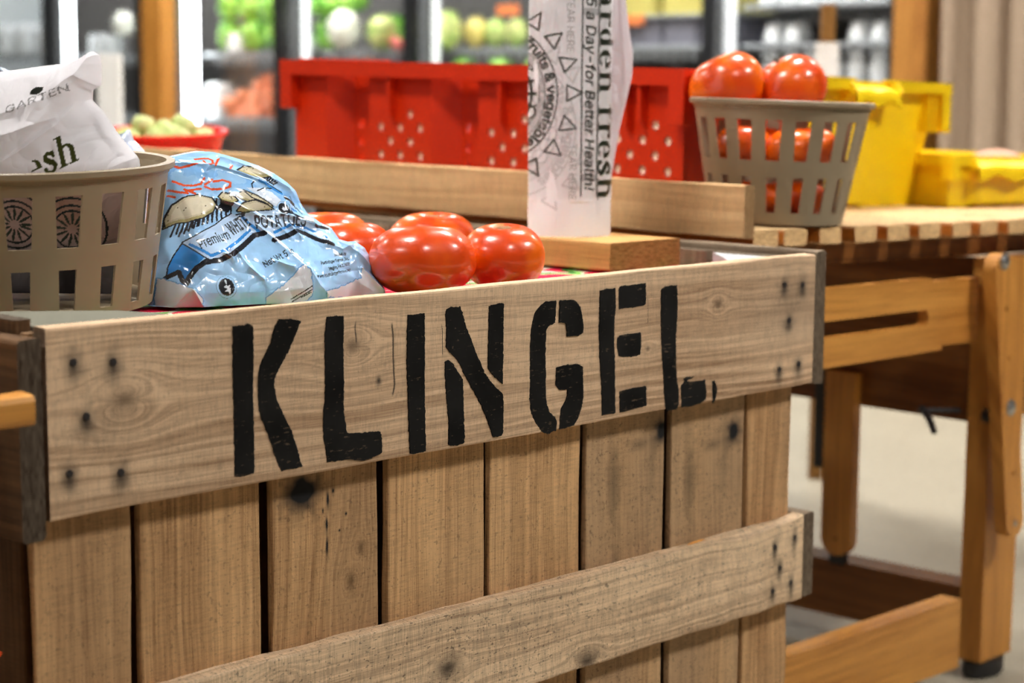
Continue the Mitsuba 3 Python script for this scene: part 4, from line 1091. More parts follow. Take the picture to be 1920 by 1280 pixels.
BAG_LINES = {
    'black_thick': [[(488,338),(655,350),(814,414),(982,539),(1133,657),(1254,672)],[(1345,581),(1523,629),(1653,687),(1753,658),(1915,565),(2067,525)],[(62,216),(190,263),(217,74),(289,191),(383,290),(506,355)],[(1611,1151),(1708,1096)],[(1619,955),(1784,880),(1901,841)],[(1926,769),(2085,774)]],
    'black_thin': [[(280,603),(480,684),(675,783),(787,867),(895,926)],[(944,908),(1135,939),(1396,968)],[(279,594),(173,469),(102,351),(69,241)],[(279,594),(478,399),(532,363)],[(150,831),(145,934),(246,1089),(370,1156)],[(1065,1196),(1156,1106),(1304,1050),(1415,977)],[(1050,1481),(1145,1552)],[(1283,1353),(1437,1279),(1568,1215)],[(1181,1230),(1179,1283),(1218,1318)],[(1236,1193),(1310,1228),(1433,1244)],[(1756,1059),(1813,968)],[(1686,1186),(1736,1042)]],
    'hatch': [[(185,709),(261,862)],[(243,723),(313,889)],[(300,737),(366,916)],[(358,751),(419,942)],[(416,765),(472,969)],[(474,779),(525,996)],[(533,793),(579,1023)],[(591,808),(632,1049)],[(650,822),(686,1076)],[(709,836),(740,1104)],[(768,850),(794,1131)],[(827,865),(848,1158)],[(886,879),(902,1185)],[(265,689),(317,783)],[(321,712),(371,813)],[(376,735),(424,843)],[(432,758),(477,873)],[(488,781),(531,903)],[(544,804),(585,933)],[(600,827),(639,964)],[(657,850),(693,994)],[(713,873),(747,1024)],[(770,896),(801,1055)],[(827,919),(856,1085)],[(718,992),(846,1077)],[(740,984),(859,1071)],[(763,977),(872,1066)],[(786,969),(885,1060)],[(808,962),(898,1055)],[(831,954),(911,1049)],[(854,947),(924,1044)],[(1328,1370),(1370,1424)],[(1351,1359),(1396,1409)],[(1374,1348),(1421,1394)],[(1397,1337),(1447,1379)],[(1419,1326),(1473,1365)],[(1442,1315),(1499,1350)],[(1465,1304),(1525,1335)]],
    'hatch2': [[(1435,-94),(1654,2)],[(1448,-120),(1658,-33)],[(1547,-90),(1651,-59)]],
    'blueline': [[(358,566),(562,405),(736,460),(920,585),(1090,720)],[(1025,879),(1204,682)],[(1375,677),(1593,760),(1781,737),(2010,616)],[(1279,1326),(1434,1253),(1565,1197)],[(1661,1007),(1730,997)]],
    'orange': [[(355,1595),(392,1560),(484,1559),(588,1584)],[(687,1636),(689,1583),(736,1556),(782,1582),(790,1644),(752,1680),(600,1682)],[(868,1661),(795,1546)],[(1009,1562),(958,1491)],[(299,1402),(405,1313),(503,1294),(589,1310),(639,1380)],[(245,1298),(315,1253),(426,1208)],[(229,1228),(291,1192)],[(399,1261),(507,1192)],[(412,1234),(581,1249)],[(638,1301),(729,1361)],[(635,1274),(714,1238),(831,1227),(919,1252),(926,1305),(845,1342),(743,1334)]],
    'crease': [[(311,1649),(538,1585),(836,1537),(1095,1427),(1353,1299)],[(656,1451),(698,1521)],[(890,1697),(1214,1551),(1469,1386),(1700,1293)],[(733,1114),(910,1040),(1165,911),(1421,764),(1539,620)],[(1559,761),(1660,616)],[(1181,770),(1316,626),(1479,428),(1654,194),(1768,15),(1877,-77)],[(1654,194),(1670,53),(1636,-67)],[(697,418),(791,363),(818,448)],[(2016,535),(2181,459),(2333,526)],[(2197,566),(2388,417),(2545,270)],[(842,500),(981,270),(1132,126)],[(1326,310),(1487,235)],[(2412,221),(2515,75),(2657,-55)],[(283,4),(381,-136)],[(1639,1097),(1652,936),(1655,829)],[(1474,905),(1707,828),(1911,788)]],
}
BAG_SEALS = [(681, 57), (1555, 992)]
BAG_WORDS = [('Premium', 465, 497, 838, 610), ('WHITE', 866, 650, 1118, 790), ('POTATOES', 1165, 735, 1784, 760), ('Net Wt 5 lb', 1185, 271, 1555, 417), ('Packed by', 2063, 374, 2224, 390), ('Huntsinger Farms, Inc.', 1847, 266, 2260, 332), ('Hegins, PA 17938', 1942, 201, 2250, 262), ('www.huntsingerfarms.net', 1746, 103, 2257, 190)]

EX, EY, EN = np.array([0.929164, -0.369667, 0.0]), np.array([0.150357, 0.377925, 0.913545]), np.array([-0.337708, -0.848834, 0.406737])
BO = np.array([0.316635, 0.276812, TOP - 0.024])
m4 = lambda pts: [(a * 1e-4, b * 1e-4) for a, b in pts]
out = [(a, max(b, -0.034)) for a, b in m4(BAG_OUT)]
out = [p for i, p in enumerate(out) if i == 0 or p != out[i - 1]]
LB_, MB_, DB_ = lin(150, 194, 234), lin(84, 152, 214), lin(44, 124, 196)
INK = [0.006, 0.007, 0.012]
ORANGE = lin(206, 74, 40)


def potato_bag_print():
    L = []
    ar = lambda n: [Polygon(m4(p)).buffer(0) for p in BAG_AREAS[n]]
    ln = lambda n, w: [LineString(m4(p)).buffer(w / 2) for p in BAG_LINES[n]]
    rng = np.random.default_rng(3)
    for n, c in (('white', lin(222, 232, 244)),):
        L += [(g, c, 0.8) for g in ar(n)]
    L += [(g, INK) for g in ln('hatch', 0.0021)]
    for g in ar('beige'):
        L.append((g.buffer(0.0016), INK))
        L.append((g, lin(196, 188, 160)))
        x0, y0, x1, y1 = g.bounds
        L.append((affinity.translate(g.buffer(-0.004), 0.002, 0.002), lin(222, 214, 190), 0.8))
        L += [(Point(rng.uniform(x0, x1), rng.uniform(y0, y1)).buffer(0.0009).intersection(g), lin(110, 100, 70)) for _ in range(10)]
        low = g.difference(affinity.translate(g, 0.0, 0.0035))
        L.append((low, lin(150, 140, 84), 0.8))
    for g in ar('tail'):
        L += [(g, DB_)]
    for g in ar('banner'):
        L += [(g, lin(178, 206, 236))]
    L += [(g, DB_) for g in ln('blueline', 0.0034)]
    L += [(g, INK) for g in ln('black_thick', 0.0058)]
    L += [(g, INK) for g in ln('black_thin', 0.0014)]
    L += [(g, ORANGE) for g in ln('orange', 0.0028)]
    for g in ar('bottom'):
        e = g.segmentize(0.003)
        c = np.array(e.exterior.coords)[:-1]
        c = c + rng.normal(0, 0.0006, c.shape)
        g = Polygon(c).buffer(0)
        L += [(g.buffer(0.0012), lin(70, 130, 190), 0.7), (g, lin(206, 210, 218))]
    L += [(g, INK) for g in ln('hatch2', 0.0012)]
    for t, x0, y0, x1, y1 in BAG_WORDS:
        h = {'Premium': 0.0115, 'WHITE': 0.0150, 'POTATOES': 0.0150, 'Net Wt 5 lb': 0.0072}.get(t, 0.0037)
        L.append((fit_words(t, x0 * 1e-4, y0 * 1e-4, x1 * 1e-4, y1 * 1e-4, h, bold=t in ('WHITE', 'POTATOES')).buffer(0.00012 if t in ('WHITE', 'POTATOES') else 0.00018), INK, 0.95))
    for (x, y), r in zip(m4(BAG_SEALS), (0.0092, 0.0075)):
        L.append((Point(x, y).buffer(r * 1.28).exterior.buffer(0.0003), INK, 0.5))
        L.append((Point(x, y).buffer(r), INK))
        for q in range(9):
            a = rng.uniform(0, 6.28)
            L.append((affinity.rotate(affinity.scale(Point(x + rng.normal(0, r * 0.35), y + rng.normal(0, r * 0.35)).buffer(r * 0.16), 1.8, 0.7), math.degrees(a)), lin(210, 220, 232)))
    return L


potato = thing('potato_bag', 'shiny blue printed bag of white potatoes slumped against the beige basket', 'potato bag')
cre = [m4(l) for l in BAG_LINES['crease']]


def bag_folds(xy):
    h = 0.0042 * crumple(xy, 16, 7) + 0.0008 * crumple(xy, 45, 9)
    h += crease_field(xy, cre, 0.0045, 0.0075, 2)
    # potatoes pressing through the film
    p = np.concatenate([xy * 17, np.zeros((len(xy), 1))], 1)
    h += 0.014 * (meshkit.noise(p, 31) - 0.5)
    return h


V, F, xy, Vb, Fb, xb = pillow(out, 0.046, 0.046, 0.00075, BO, EX, EY, EN, folds=bag_folds, reach=0.07)
rngb = meshkit.fbm(np.concatenate([xy * 60, np.zeros((len(xy), 1))], 1), 4)[:, None]
base = np.array(LB_) * (0.86 + 0.3 * rngb)
band = np.exp(-((xy[:, 1] - (0.150 - 0.28 * (xy[:, 0] - 0.05))) / 0.010) ** 2)[:, None] * (rngb > 0.42)
base = base * (1 - 0.55 * band) + 0.55 * band * np.array(MB_)
col = base.copy()
for g, c, *al in potato_bag_print():
    al = al[0] if al else 1.0
    if g.is_empty:
        continue
    x0, y0, x1, y1 = g.bounds
    near = np.nonzero((xy[:, 0] >= x0) & (xy[:, 0] <= x1) & (xy[:, 1] >= y0) & (xy[:, 1] <= y1))[0]
    shapely.prepare(g)
    near = near[shapely.contains_xy(g, xy[near, 0], xy[near, 1])]
    col[near] = col[near] * (1 - al) + np.array(c) * al
NH = np.array([-0.369667, -0.929164, 0.0])
V += NH * (0.020 * np.clip(1 - xy[:, 1] / 0.07, 0, 1) * np.clip((0.235 - xy[:, 0]) / 0.05, 0, 1) * np.clip((xy[:, 0] + 0.02) / 0.06, 0, 1))[:, None]
Vb[:, 2] = np.maximum(Vb[:, 2], CLOTH + 0.0003)
V[:, 2] = np.maximum(V[:, 2], CLOTH + 0.0003)
Vj, Fj = np.vstack([V, Vb]), np.vstack([F, Fb + len(V)])
put(potato, None, mikit.ply((Vj, Fj), 'printed_film', smooth=True, color=np.vstack([col, np.broadcast_to(LB_, Vb.shape)])))

# ------------------------------------------------------------------ white produce bags in and behind the left basket
UPV = np.array([0, 0, 1.0])
PO = np.array([0.180, 0.345, TOP + 0.129])
PE = back
bago = [(-0.150, -0.06), (-0.150, 0.060), (-0.10, 0.090), (-0.058, 0.099), (-0.037, 0.106), (-0.013, 0.109), (0.010, 0.112), (0.037, 0.116), (0.063, 0.119), (0.075, 0.124), (0.088, 0.132), (0.095, 0.129), (0.097, 0.118), (0.0965, 0.100), (0.096, 0.093), (0.087, 0.090), (0.086, 0.079),
        (0.097, 0.068), (0.112, 0.045), (0.123, 0.031), (0.136, 0.016), (0.138, 0.0), (0.130, -0.05), (0.124, -0.136), (-0.118, -0.136)]
pb = thing('produce_bag', 'crumpled white printed produce bag billowing out of the beige basket at the left', 'plastic bag')


def pb_folds(xy):
    h = 0.0075 * crumple(xy, 15, 3) + 0.0028 * crumple(xy, 42, 5)
    h += crease_field(xy, [[(-0.03, -0.01), (0.032, 0.03), (0.062, 0.053), (0.082, 0.082)], [(-0.06, 0.05), (0.0, 0.062), (0.05, 0.08), (0.09, 0.105)], [(-0.06, 0.02), (0.02, 0.045), (0.06, 0.06)]], 0.006, 0.009, 4)
    # the upper fold lies over the lower one
    y0 = 0.006 + 0.86 * (xy[:, 0] + 0.01)
    h += 0.012 / (1 + np.exp(-(xy[:, 1] - y0) / 0.003)) * (xy[:, 0] > -0.1)
    return h


V, F, xy, Vb, Fb, xb = pillow(bago, 0.070, 0.095, 0.0010, PO, IHv, UPV, PE, folds=pb_folds, reach=0.11)
col = np.broadcast_to(np.array(lin(240, 238, 241)), (len(xy), 3)).copy()
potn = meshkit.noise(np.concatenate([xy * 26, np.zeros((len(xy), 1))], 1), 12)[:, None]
brown = np.clip((0.012 - xy[:, 1:]) / 0.03, 0, 1) * (0.90 + 0.10 * np.clip((potn - 0.30) * 3.0, 0, 1))      # brownish potatoes in the thin bag, with the basket shade painted in
deep = np.clip((-0.068 - xy[:, 1:]) / 0.02, 0, 1)  # near-black low part: the dark inside of the basket put into the colour
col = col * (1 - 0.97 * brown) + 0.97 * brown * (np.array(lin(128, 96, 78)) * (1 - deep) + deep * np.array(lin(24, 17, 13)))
PL_ = []
gt = affinity.skew(fit_words('GARTEN', 0.016, 0.064, 0.072, 0.089, 0.0080), xs=14)
PL_.append((gt, [0.03, 0.03, 0.03], 0.75))
PL_.append((affinity.rotate(affinity.scale(Point(0.041, 0.0885).buffer(0.0062), 1.15, 0.62), 22), [0.02, 0.022, 0.018]))
PL_.append((affinity.rotate(sbox(-0.022, 0.047, -0.004, 0.0485), 24), [0.05, 0.05, 0.05]))
fr = affinity.rotate(affinity.skew(slab_letters('fresh', 0.0215), xs=14), 27, origin=(0, 0))
fr = affinity.translate(fr, 0.0835 - fr.bounds[2], 0.0410 - fr.bounds[3])
PL_.append((fr.intersection(sbox(0.036, -0.02, 0.2, 0.08)), lin(62, 66, 34)))
# the print seen through the slots: rings and leaf sprays
for cx_, cy_ in ((0.015, -0.055), (0.075, -0.060), (-0.05, -0.05)):
    for r in (0.020, 0.026, 0.034):
        PL_.append((Point(cx_, cy_).buffer(r).exterior.buffer(0.0011), [0.02, 0.022, 0.02]))
    for a in np.arange(0, 6.28, 0.5):
        PL_.append((affinity.rotate(affinity.scale(Point(cx_ + 0.012 * math.cos(a), cy_ + 0.012 * math.sin(a)).buffer(0.005), 1.4, 0.28), math.degrees(a)), [0.03, 0.035, 0.025]))
col = col * 1.0
for g, c, *al in PL_:
    al = al[0] if al else 1.0
    x0, y0, x1, y1 = g.bounds
    near = np.nonzero((xy[:, 0] >= x0) & (xy[:, 0] <= x1) & (xy[:, 1] >= y0) & (xy[:, 1] <= y1))[0]
    shapely.prepare(g)
    near = near[shapely.contains_xy(g, xy[near, 0], xy[near, 1])]
    col[near] = col[near] * (1 - al) + np.array(c) * al
# inside the basket the bag keeps clear of the wall
for W in (V, Vb):
    rel = W[:, :2] - np.array([0.183, 0.352])
    r = np.linalg.norm(rel, axis=1)
    lim = np.where(W[:, 2] < TOP + 0.132, 0.146 + 0.14 * (W[:, 2] - CLOTH) - 0.012, 9)
    W[:, :2] = np.array([0.183, 0.352]) + rel * np.minimum(1, lim / np.maximum(r, 1e-6))[:, None]
Vj, Fj = np.vstack([V, Vb]), np.vstack([F, Fb + len(V)])
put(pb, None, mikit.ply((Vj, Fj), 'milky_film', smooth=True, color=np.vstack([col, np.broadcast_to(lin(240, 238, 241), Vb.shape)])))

pb2 = thing('potato_bag', 'pale blue printed bag lying behind the left basket, only its upper edge and corner showing', 'potato bag')
o2 = [(-0.122, 0.124), (-0.094, 0.137), (-0.066, 0.135), (-0.051, 0.129), (-0.020, 0.108), (0.088, 0.046), (0.101, 0.057), (0.106, 0.041), (0.114, 0.034), (0.124, 0.022), (0.126, -0.006), (0.112, -0.130), (-0.130, -0.130)]
V, F, xy, Vb, Fb, xb = pillow(o2, 0.040, 0.040, 0.0016, np.array([0.418, 0.647, TOP + 0.113]), IHv, UPV, PE, folds=lambda xy: 0.005 * crumple(xy, 25, 13), reach=0.06)
col = np.broadcast_to(np.array(lin(196, 208, 228)), (len(xy), 3)).copy()
nn = meshkit.noise(np.concatenate([xy * 70, np.zeros((len(xy), 1))], 1), 3)
col[(nn > 0.55) & (xy[:, 0] < -0.03)] = lin(90, 150, 205)
col[(nn < 0.30) & (xy[:, 0] < -0.03)] = INK
edge = LineString([(0.085, 0.049), (0.101, 0.0575)]).buffer(0.0016)
col[shapely.contains_xy(edge, xy[:, 0], xy[:, 1])] = INK
V[:, 2] = np.maximum(V[:, 2], CLOTH + 0.003)
Vb[:, 2] = np.maximum(Vb[:, 2], CLOTH + 0.003)
Vj, Fj = np.vstack([V, Vb]), np.vstack([F, Fb + len(V)])
put(pb2, None, mikit.ply((Vj, Fj), 'printed_film', smooth=True, color=np.vstack([col, np.broadcast_to(lin(196, 208, 228), Vb.shape)])))

# ------------------------------------------------------------------ sprouts in the red basket
scene['sprout_skin'] = {'type': 'principled', 'base_color': mikit.proc(lambda p, n, uv: mix(lin(150, 180, 80), lin(226, 222, 168), fbm(p.x * 60, p.y * 60, p.z * 60))), 'roughness': 0.5, 'specular': 0.4}


def leafy(R, seed, squash=1.0, lobes=0.10, sub=3):
    s = trimesh.creation.icosphere(sub, 1.0)
    v = np.asarray(s.vertices)
    n = meshkit.fbm(v * 2.2 + seed * 7.3, 3)[:, None] - 0.5
    w = np.abs(meshkit.noise(v * 4.0 + seed * 3.1, seed) - 0.5)[:, None]
    return v * (1 + 2.2 * lobes * n - lobes * w) * R * np.array([1, 1, squash]), s.faces


rb = np.array([RB[0], RB[1], tz(*RB) + 0.010])
rng = np.random.default_rng(11)
spr = [mikit.ply(leafy(1.0, s, 0.9), 'sprout_skin', smooth=True) for s in range(3)]
nsp = 0
for ringr, z, cnt in ((0.075, 0.030, 9), (0.030, 0.032, 4), (0.088, 0.072, 10), (0.042, 0.078, 6), (0.0, 0.092, 1), (0.062, 0.100, 4)):
    for i in range(cnt):
        a = 2 * math.pi * i / cnt + ringr * 30
        k = thing('brussels_sprout', 'pale green sprout heaped in the bright red basket', 'sprout', 'sprouts in the red basket')
        R = rng.uniform(0.020, 0.025)
        put(k, None, {**spr[nsp % 3], 'to_world': T().translate([rb[0] + ringr * math.cos(a), rb[1] + ringr * math.sin(a), rb[2] + z]).rotate([0.3, 0.5, 0.8], 57 * nsp).scale(R)})
        nsp += 1

# ------------------------------------------------------------------ the cooler along the far side, posts and curtain
CX = 5.4
BAYS = [(8.68, 9.60), (7.70, 8.53), (6.43, 7.30), (5.41, 6.25), (4.46, 5.25), (3.53, 4.36), (2.60, 3.45)]     # clear openings along y, far to near
cooler = thing('display_cooler', 'long black glass-door cooler full of produce behind the displays', 'refrigerator')
put(cooler, 'base', mikit.ply(cbox(CX, 6.3, 2.3, 9.8, 0.0, 0.42), 'frame_grey'))
put(cooler, 'header', mikit.ply(cbox(CX, 6.3, 2.3, 9.8, 2.0, 2.3), 'frame_black'))
put(cooler, 'back_panel', mikit.ply(cbox(6.25, 6.3, 2.3, 9.8, 0.42, 2.0), 'cooler_dark'))
for y0, y1 in ((2.3, 2.32), (9.78, 9.8)):
    put(cooler, 'end_panel', mikit.ply(cbox(CX, 6.25, y0, y1, 0.42, 2.0), 'cooler_white'))
plastic('tube_cold', [0.8, 0.8, 0.8], 0.5)
TUBE = [0, 0.35, 0.6, 0.055, 0.035, 0, 0.03]
TUBE_Y = [9.9, 8.62, 7.369, 6.350, 5.343, 4.5, 3.50]
for i, (a, b) in enumerate(BAYS):
    put(cooler, 'door_stile', mikit.ply(cbox(CX, CX + 0.05, b, b + 0.05, 0.42, 2.0, 0.004), 'frame_grey'))
    put(cooler, 'door_stile', mikit.ply(cbox(CX - 0.01, CX + 0.06, a - 0.07, a, 0.42, 2.0, 0.004), 'frame_black'))
    put(cooler, 'glass_pane', mikit.ply(trimesh.Trimesh([[CX + 0.03, a, 0.44], [CX + 0.03, b, 0.44], [CX + 0.03, b, 1.98], [CX + 0.03, a, 1.98]], [[0, 1, 2], [0, 2, 3]], process=False), 'pane_glass'))
    if TUBE[i]:
        r = 0.055 if i == 2 else 0.040
        tb = lathe([(0, 0.5), (r, 0.5), (r, 1.92), (0, 1.92)], 16)
        tb.apply_translation([CX + 0.13, TUBE_Y[i], 0])
        if tb.volume < 0:
            tb.invert()
        s = LED * TUBE[i]
        put(cooler, 'light_tube', {**mikit.ply(tb, 'tube_cold'), 'emitter': {'type': 'area', 'radiance': {'type': 'rgb', 'value': [s * 0.94, s, s * 1.02]}}})
    bar = cbox(CX + 0.045, CX + 0.09, a, b, 1.93, 1.96)  # unseen strip added in each bay to brighten the goods
    put(cooler, 'added_top_light', {**mikit.ply(bar, 'tube_cold'), 'emitter': {'type': 'area', 'radiance': {'type': 'rgb', 'value': [LED * 2.6, LED * 2.7, LED * 2.6]}}})
    for z in (0.90, 1.265):
        put(cooler, 'shelf', mikit.ply(join(cbox(CX + 0.20, 6.2, a - 0.02, b + 0.02, z - 0.02, z, 0.003), *[cbox(CX + 0.195, CX + 0.205, a - 0.02 + 0.055 * q, a - 0.008 + 0.055 * q, z - 0.07, z - 0.005, 0.002) for q in range(int((b - a) / 0.055))]), 'shelf_grey'))


def veg(nm, c0, c1, rough=0.5):
    c0, c1 = lin(*c0), lin(*c1)
    scene[nm] = {'type': 'principled', 'base_color': mikit.proc(lambda p, n, uv: mix(c0, c1, smoothstep(0.3, 0.7, fbm(p.x * 22, p.y * 22, p.z * 22)))), 'roughness': rough, 'specular': 0.3}


veg('white_curd', (226, 226, 206), (248, 248, 236))
veg('green_leaf', (84, 150, 40), (160, 210, 90))
veg('pale_leaf', (150, 180, 90), (220, 224, 150))
plastic('carrot_orange', lin(232, 146, 108), 0.5, 0.3)
plastic('beet_purple', lin(70, 34, 46), 0.5, 0.3)
plastic('radish_pink', lin(206, 110, 100), 0.4, 0.4)
plastic('squash_yellow', lin(206, 188, 104), 0.4, 0.4)
plastic('film_pack', lin(226, 230, 232), 0.3, 0.5)
plastic('olive_card', lin(176, 166, 92), 0.7, 0.2)
plastic('tag_orange', lin(228, 130, 76), 0.6, 0.2)
plastic('box_grey', lin(120, 120, 132), 0.6, 0.2)
ball = {n: [mikit.ply(leafy(1.0, s, 1.0, lb), n, smooth=True) for s in (1, 2, 3)] for n, lb in (('white_curd', 0.10), ('green_leaf', 0.22), ('pale_leaf', 0.14))}
SH = 1.265
count = 0


def item(name, label, group, mat, x, y, z, rx, rz, squash=1.0):
    global count
    k = thing(name, label, name.replace('_', ' '), group)
    put(k, None, {**ball[mat][count % 3], 'to_world': T().translate([x, y, z]).scale([rx, rx, rz]).rotate([0, 0, 1], 70 * count)})
    count += 1


for (lab, x, y, z, rx, rz) in (('white cauliflower in the cooler just left of the orange post, over the produce bag', 5.62, 8.13, 1.45, .077, .077), ('largest white cauliflower in the cooler, above the left half of the red crate', 5.62, 6.11, 1.38, .096, .107)):
    item('cauliflower', lab, None, 'white_curd', x, y, z, rx, rz)
box_under = [(5.62, 8.13, SH, 0.075, 0.11)]
for (lab, x, y, z, rx, rz) in (('pale cabbage beside the largest cauliflower in the cooler', 5.62, 5.81, 1.36, .083, .090), ('tall pale cabbage right of the cooler door bar above the red crate', 5.62, 5.31, 1.36, .064, .098),
                               ('small pale cabbage on the cooler shelf, second left of the bag roll', 5.72, 5.08, 1.345, .058, .075)):
    item('cabbage', lab, None, 'pale_leaf', x, y, z, rx, rz)
item('lettuce', 'pale lettuce on the cooler shelf next to the bag roll', None, 'pale_leaf', 5.67, 4.89, 1.34, .057, .07)
k = thing('squash', 'dull yellow squash between cabbages on the cooler shelf', 'squash')
put(k, None, mikit.ply((np.asarray(leafy(1.0, 9, 1.0, 0.05)[0]) * [0.066, 0.066, 0.08] + [5.70, 5.20, SH + 0.081], leafy(1.0, 9)[1]), 'squash_yellow', smooth=True))
for i, (x, y, z, rx, rz) in enumerate(((5.64, 7.12, 1.36, .075, .09), (5.66, 6.92, 1.36, .085, .09), (5.66, 6.72, 1.36, .07, .09), (5.62, 7.10, 1.52, .066, .078), (5.67, 6.95, 1.52, .090, .090), (5.62, 6.74, 1.51, .060, .080),
                                       (5.70, 6.33, 1.36, .075, .09), (5.98, 6.12, 1.37, .09, .1), (5.66, 6.31, 1.51, .097, .065), (5.72, 6.15, 1.53, .085, .06))):
    item('leafy_green', 'bright leafy green heaped in the cooler behind the glass doors', 'leafy greens in the cooler', 'green_leaf', x, y, z, rx, rz)
for i in range(6):
    item('leafy_green', 'light green lettuce head on the lower cooler shelf just over the red crate', 'lettuces on the lower cooler shelf', 'green_leaf' if i % 2 else 'pale_leaf', 5.62 + 0.02 * (i % 2), 5.33 - 0.125 * i, 1.10 + 0.06 * (i % 2), .075, .07)
pack = [mikit.ply(moved(rbox(-1, 1, -1, 1, -1, 1, 0.35), np.eye(4)), 'film_pack', smooth=40)]
for y, z, ry, rz in ((9.48, 1.37, .070, .10), (9.25, 1.37, .076, .10), (9.02, 1.36, .07, .09), (8.42, 1.33, .06, .062), (8.28, 1.325, .055, .058), (7.02, 1.42 - 0.10, .07, .052), (7.22, 1.00, .073, .098), (6.45, 1.31, .05, .045)):
    k = thing('food_pack', 'whitish film-wrapped pack on a cooler shelf', 'package', 'white packs in the cooler')
    put(k, None, {**pack[0], 'to_world': T().translate([5.64, y, max(z, (SH if z > 1.2 else 0.90) + rz)]).scale([0.06, ry, rz])})
crt = trimesh.creation.icosphere(3, 1.0)
cv_ = np.asarray(crt.vertices) * [0.03, 0.075, 0.03]
cv_[:, 0] *= 1 - 0.4 * (cv_[:, 1] / 0.075)
cv_[:, 2] *= 1 - 0.4 * (cv_[:, 1] / 0.075)
carrot = mikit.ply((cv_, crt.faces), 'carrot_orange', smooth=True)
rng = np.random.default_rng(2)
n = 0
for z, cnt, y0, y1 in ((0.930, 7, 6.55, 7.18), (0.980, 6, 6.55, 7.15), (1.030, 6, 6.55, 7.05), (1.080, 5, 6.55, 6.95), (1.125, 3, 6.58, 6.85)):
    for i in range(cnt):
        k = thing('sweet_potato', 'orange root heaped on the cooler shelf left of the red crate', 'vegetable', 'orange roots in the cooler')
        put(k, None, {**carrot, 'to_world': T().translate([5.66 + rng.uniform(-0.03, 0.03), y0 + (y1 - y0) * (i + 0.5) / cnt, z]).rotate([0, 0, 1], rng.uniform(-50, 50) + 180 * (i % 2)).scale(1.05)})
for mat, nm, y0, y1, z, cnt, lab in (('radish_pink', 'radish', 5.45, 5.72, 1.29, 6, 'pinkish radish in the cooler behind the red crate rim'), ('beet_purple', 'beet', 5.44, 5.80, 1.235 - 0.05, 7, 'dark purple beet in the cooler just above the red crate'),
                                     ('carrot_orange', 'carrot', 5.86, 6.20, 1.18, 6, 'orange carrot in the cooler just above the red crate')):
    for i in range(cnt):
        k = thing(nm, lab, nm, nm + 's in the cooler')
        put(k, None, {**mikit.ply((np.asarray(leafy(1.0, 5, 1.0, 0.06, 2)[0]) * [0.035, 0.034, 0.034], leafy(1.0, 5, 1.0, 0.06, 2)[1]), mat, smooth=True), 'to_world': T().translate([5.61 + 0.02 * (i % 2), y0 + (y1 - y0) * i / (cnt - 1), z + 0.012 * (i % 2)])})
for i in range(2):
    k = thing('carton', ('olive yellow carton on the cooler shelf, behind the bag roll at the top', 'olive yellow carton on the cooler shelf, left of the black door bar')[i], 'box')
    put(k, None, mikit.ply(cbox(5.62, 5.95, 3.56 + 0.42 * i, 3.93 + 0.42 * i, 1.40, 1.72), 'olive_card'))
for i in range(4):
    k = thing('carton', 'dull grey carton in the cooler between the bag roll and the black door bar', 'box', 'grey cartons in the cooler')
    put(k, None, mikit.ply(cbox(5.63, 5.95, 3.55 + 0.20 * i, 3.73 + 0.20 * i, SH, SH + 0.115), 'box_grey'))
put(cooler, 'shelf', mikit.ply(cbox(CX + 0.20, 6.2, 3.51, 4.38, 1.385, 1.40), 'shelf_grey'))
for y in (3.55, 4.02):
    put(cooler, 'price_tag', mikit.ply(cbox(CX + 0.19, CX + 0.197, y, y + 0.12, 1.355, 1.40, 0.001), 'tag_orange'))
put(cooler, 'price_tag', mikit.ply(cbox(CX + 0.19, CX + 0.197, 4.80, 4.95, 1.42, 1.47, 0.001), 'tag_orange'))
jar = lathe([(0, 0), (0.034, 0), (0.038, 0.01), (0.038, 0.075), (0.026, 0.095), (0.026, 0.115), (0.029, 0.115), (0.029, 0.135), (0, 0.135)], 24)
jarp = mikit.ply(jar, 'film_pack', smooth=35)
for row, (x, z, h) in enumerate(((5.66, SH, 0.6), (5.76, SH, 0.7), (5.66, 1.10, 1.0), (5.66, 1.43, 1.0), (5.80, 1.43, 1.0))):
    for i in range(7):
        y = 2.70 + 0.108 * i + 0.03 * (row % 2)
        if row in (0, 1) and i in (3, 4):
            continue
        k = thing('jar', 'white jar on the cooler shelves behind the tomato basket', 'jar', 'white jars in the cooler')
        put(k, None, {**jarp, 'to_world': T().translate([x, y, z]).scale([1.1, 1.1, h])})
for z in (1.10, 1.43):
    put(cooler, 'shelf', mikit.ply(cbox(CX + 0.20, 6.2, 2.58, 3.47, z - 0.02, z), 'shelf_grey'))
put(cooler, 'shelf', mikit.ply(cbox(CX + 0.20, 6.2, 4.44, 6.27, 1.02, 1.035), 'shelf_grey'))
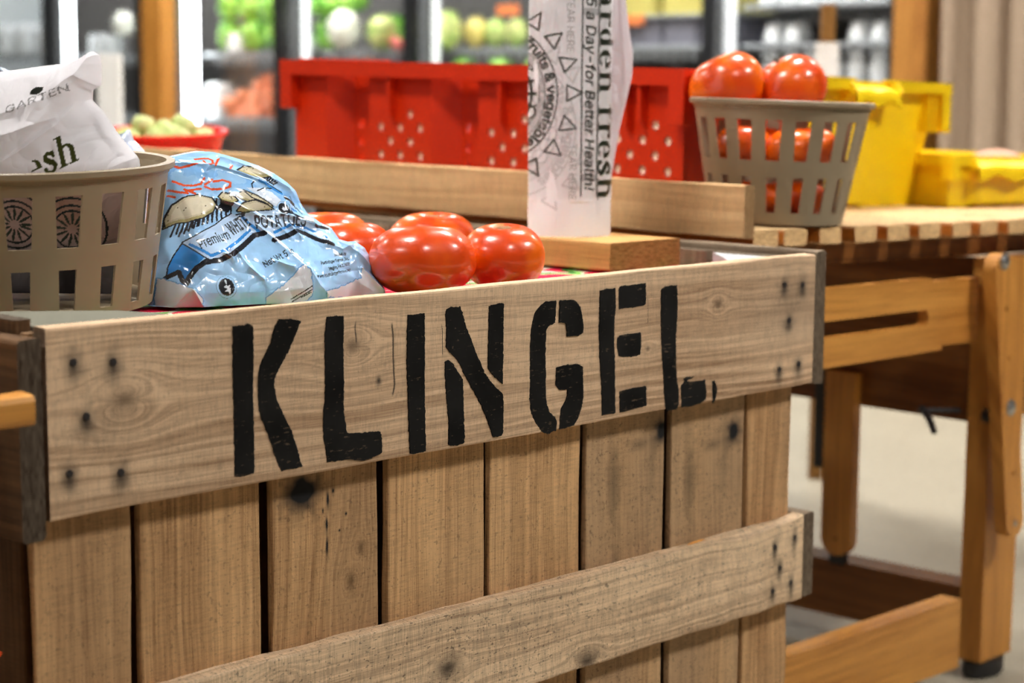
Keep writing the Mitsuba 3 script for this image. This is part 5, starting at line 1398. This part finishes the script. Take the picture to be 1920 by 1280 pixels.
for (y0, y1, d, nm, lab) in ((7.03, 7.214, 0.10, 'wooden_post', 'orange brown wooden post in front of the cooler, left half of the scene'), (2.245, 2.394, 0.16, 'wooden_post', 'orange brown wooden post between the cooler and the curtain')):
    k = thing(nm, lab, 'post')
    V, F, UV = board(CEILING + 0.04, y1 - y0, d, r=0.006, seed=int(y0 * 10), step=0.3)
    put(k, None, mikit.ply((orient(V, (5.1, y1, 0.0), (0, 0, 1), (0, -1, 0)) + [d if False else 0, 0, 0], F), 'stain_wood', uv=UV))
k = thing('white_post', 'tall white square post behind the produce bag at the left', 'post')
put(k, None, mikit.ply(moved(cbox(-0.036, 0.036, -0.03, 0.03, 0, 1.165, 0.003), mat4(rot([0, 0, 1], math.degrees(IH)), (2.515, 3.652, 0))), 'card_white'))
k = thing('sign_stake', 'brown wooden stake with a white sleeve behind the yellow crate', 'stake')
put(k, 'stake', mikit.ply(moved(cbox(-0.019, 0.019, -0.012, 0.012, 0, 1.288, 0.002), mat4(rot([0, 0, 1], math.degrees(IH)), (3.288, 1.425, 0))), 'dark_stain_plain'))
put(k, 'sleeve', mikit.ply(moved(cbox(-0.029, 0.029, -0.018, 0.018, 0.6, 1.188, 0.003), mat4(rot([0, 0, 1], math.degrees(IH)), (3.288, 1.425, 0))), 'card_white'))
plastic('dark_stain_plain', lin(120, 84, 40), 0.6, 0.2)
ys = np.linspace(2.055, 0.3, 400)
zs = np.linspace(0.03, 2.7, 12)
Y, Z = np.meshgrid(ys, zs, indexing='ij')
Xc = 4.93 + 0.035 * np.cos(2 * math.pi * (Y - 1.986) / 0.150 + 0.5 * np.sin(7 * Y)) + 0.012 * np.cos(2 * math.pi * Y / 0.061) + 0.01 * np.sin(3 * Z)
i, j = np.meshgrid(np.arange(len(ys) - 1), np.arange(len(zs) - 1), indexing='ij')
q = np.stack([i * len(zs) + j, i * len(zs) + j + 1, (i + 1) * len(zs) + j + 1, (i + 1) * len(zs) + j], -1).reshape(-1, 4)
k = thing('curtain', 'taupe fabric curtain hanging in folds at the right edge', 'curtain')
Vf = np.stack([Xc, Y, Z], -1).reshape(-1, 3)
put(k, 'fabric', mikit.ply((np.vstack([Vf, Vf + [0.004, 0, 0]]), np.vstack([q, q[:, ::-1] + len(Vf)])), 'curtain_cloth', smooth=True))
put(k, 'rail', mikit.ply(tube([(4.94, 2.1, 2.72), (4.94, 0.2, 2.72)], 0.015), 'steel', smooth=True))
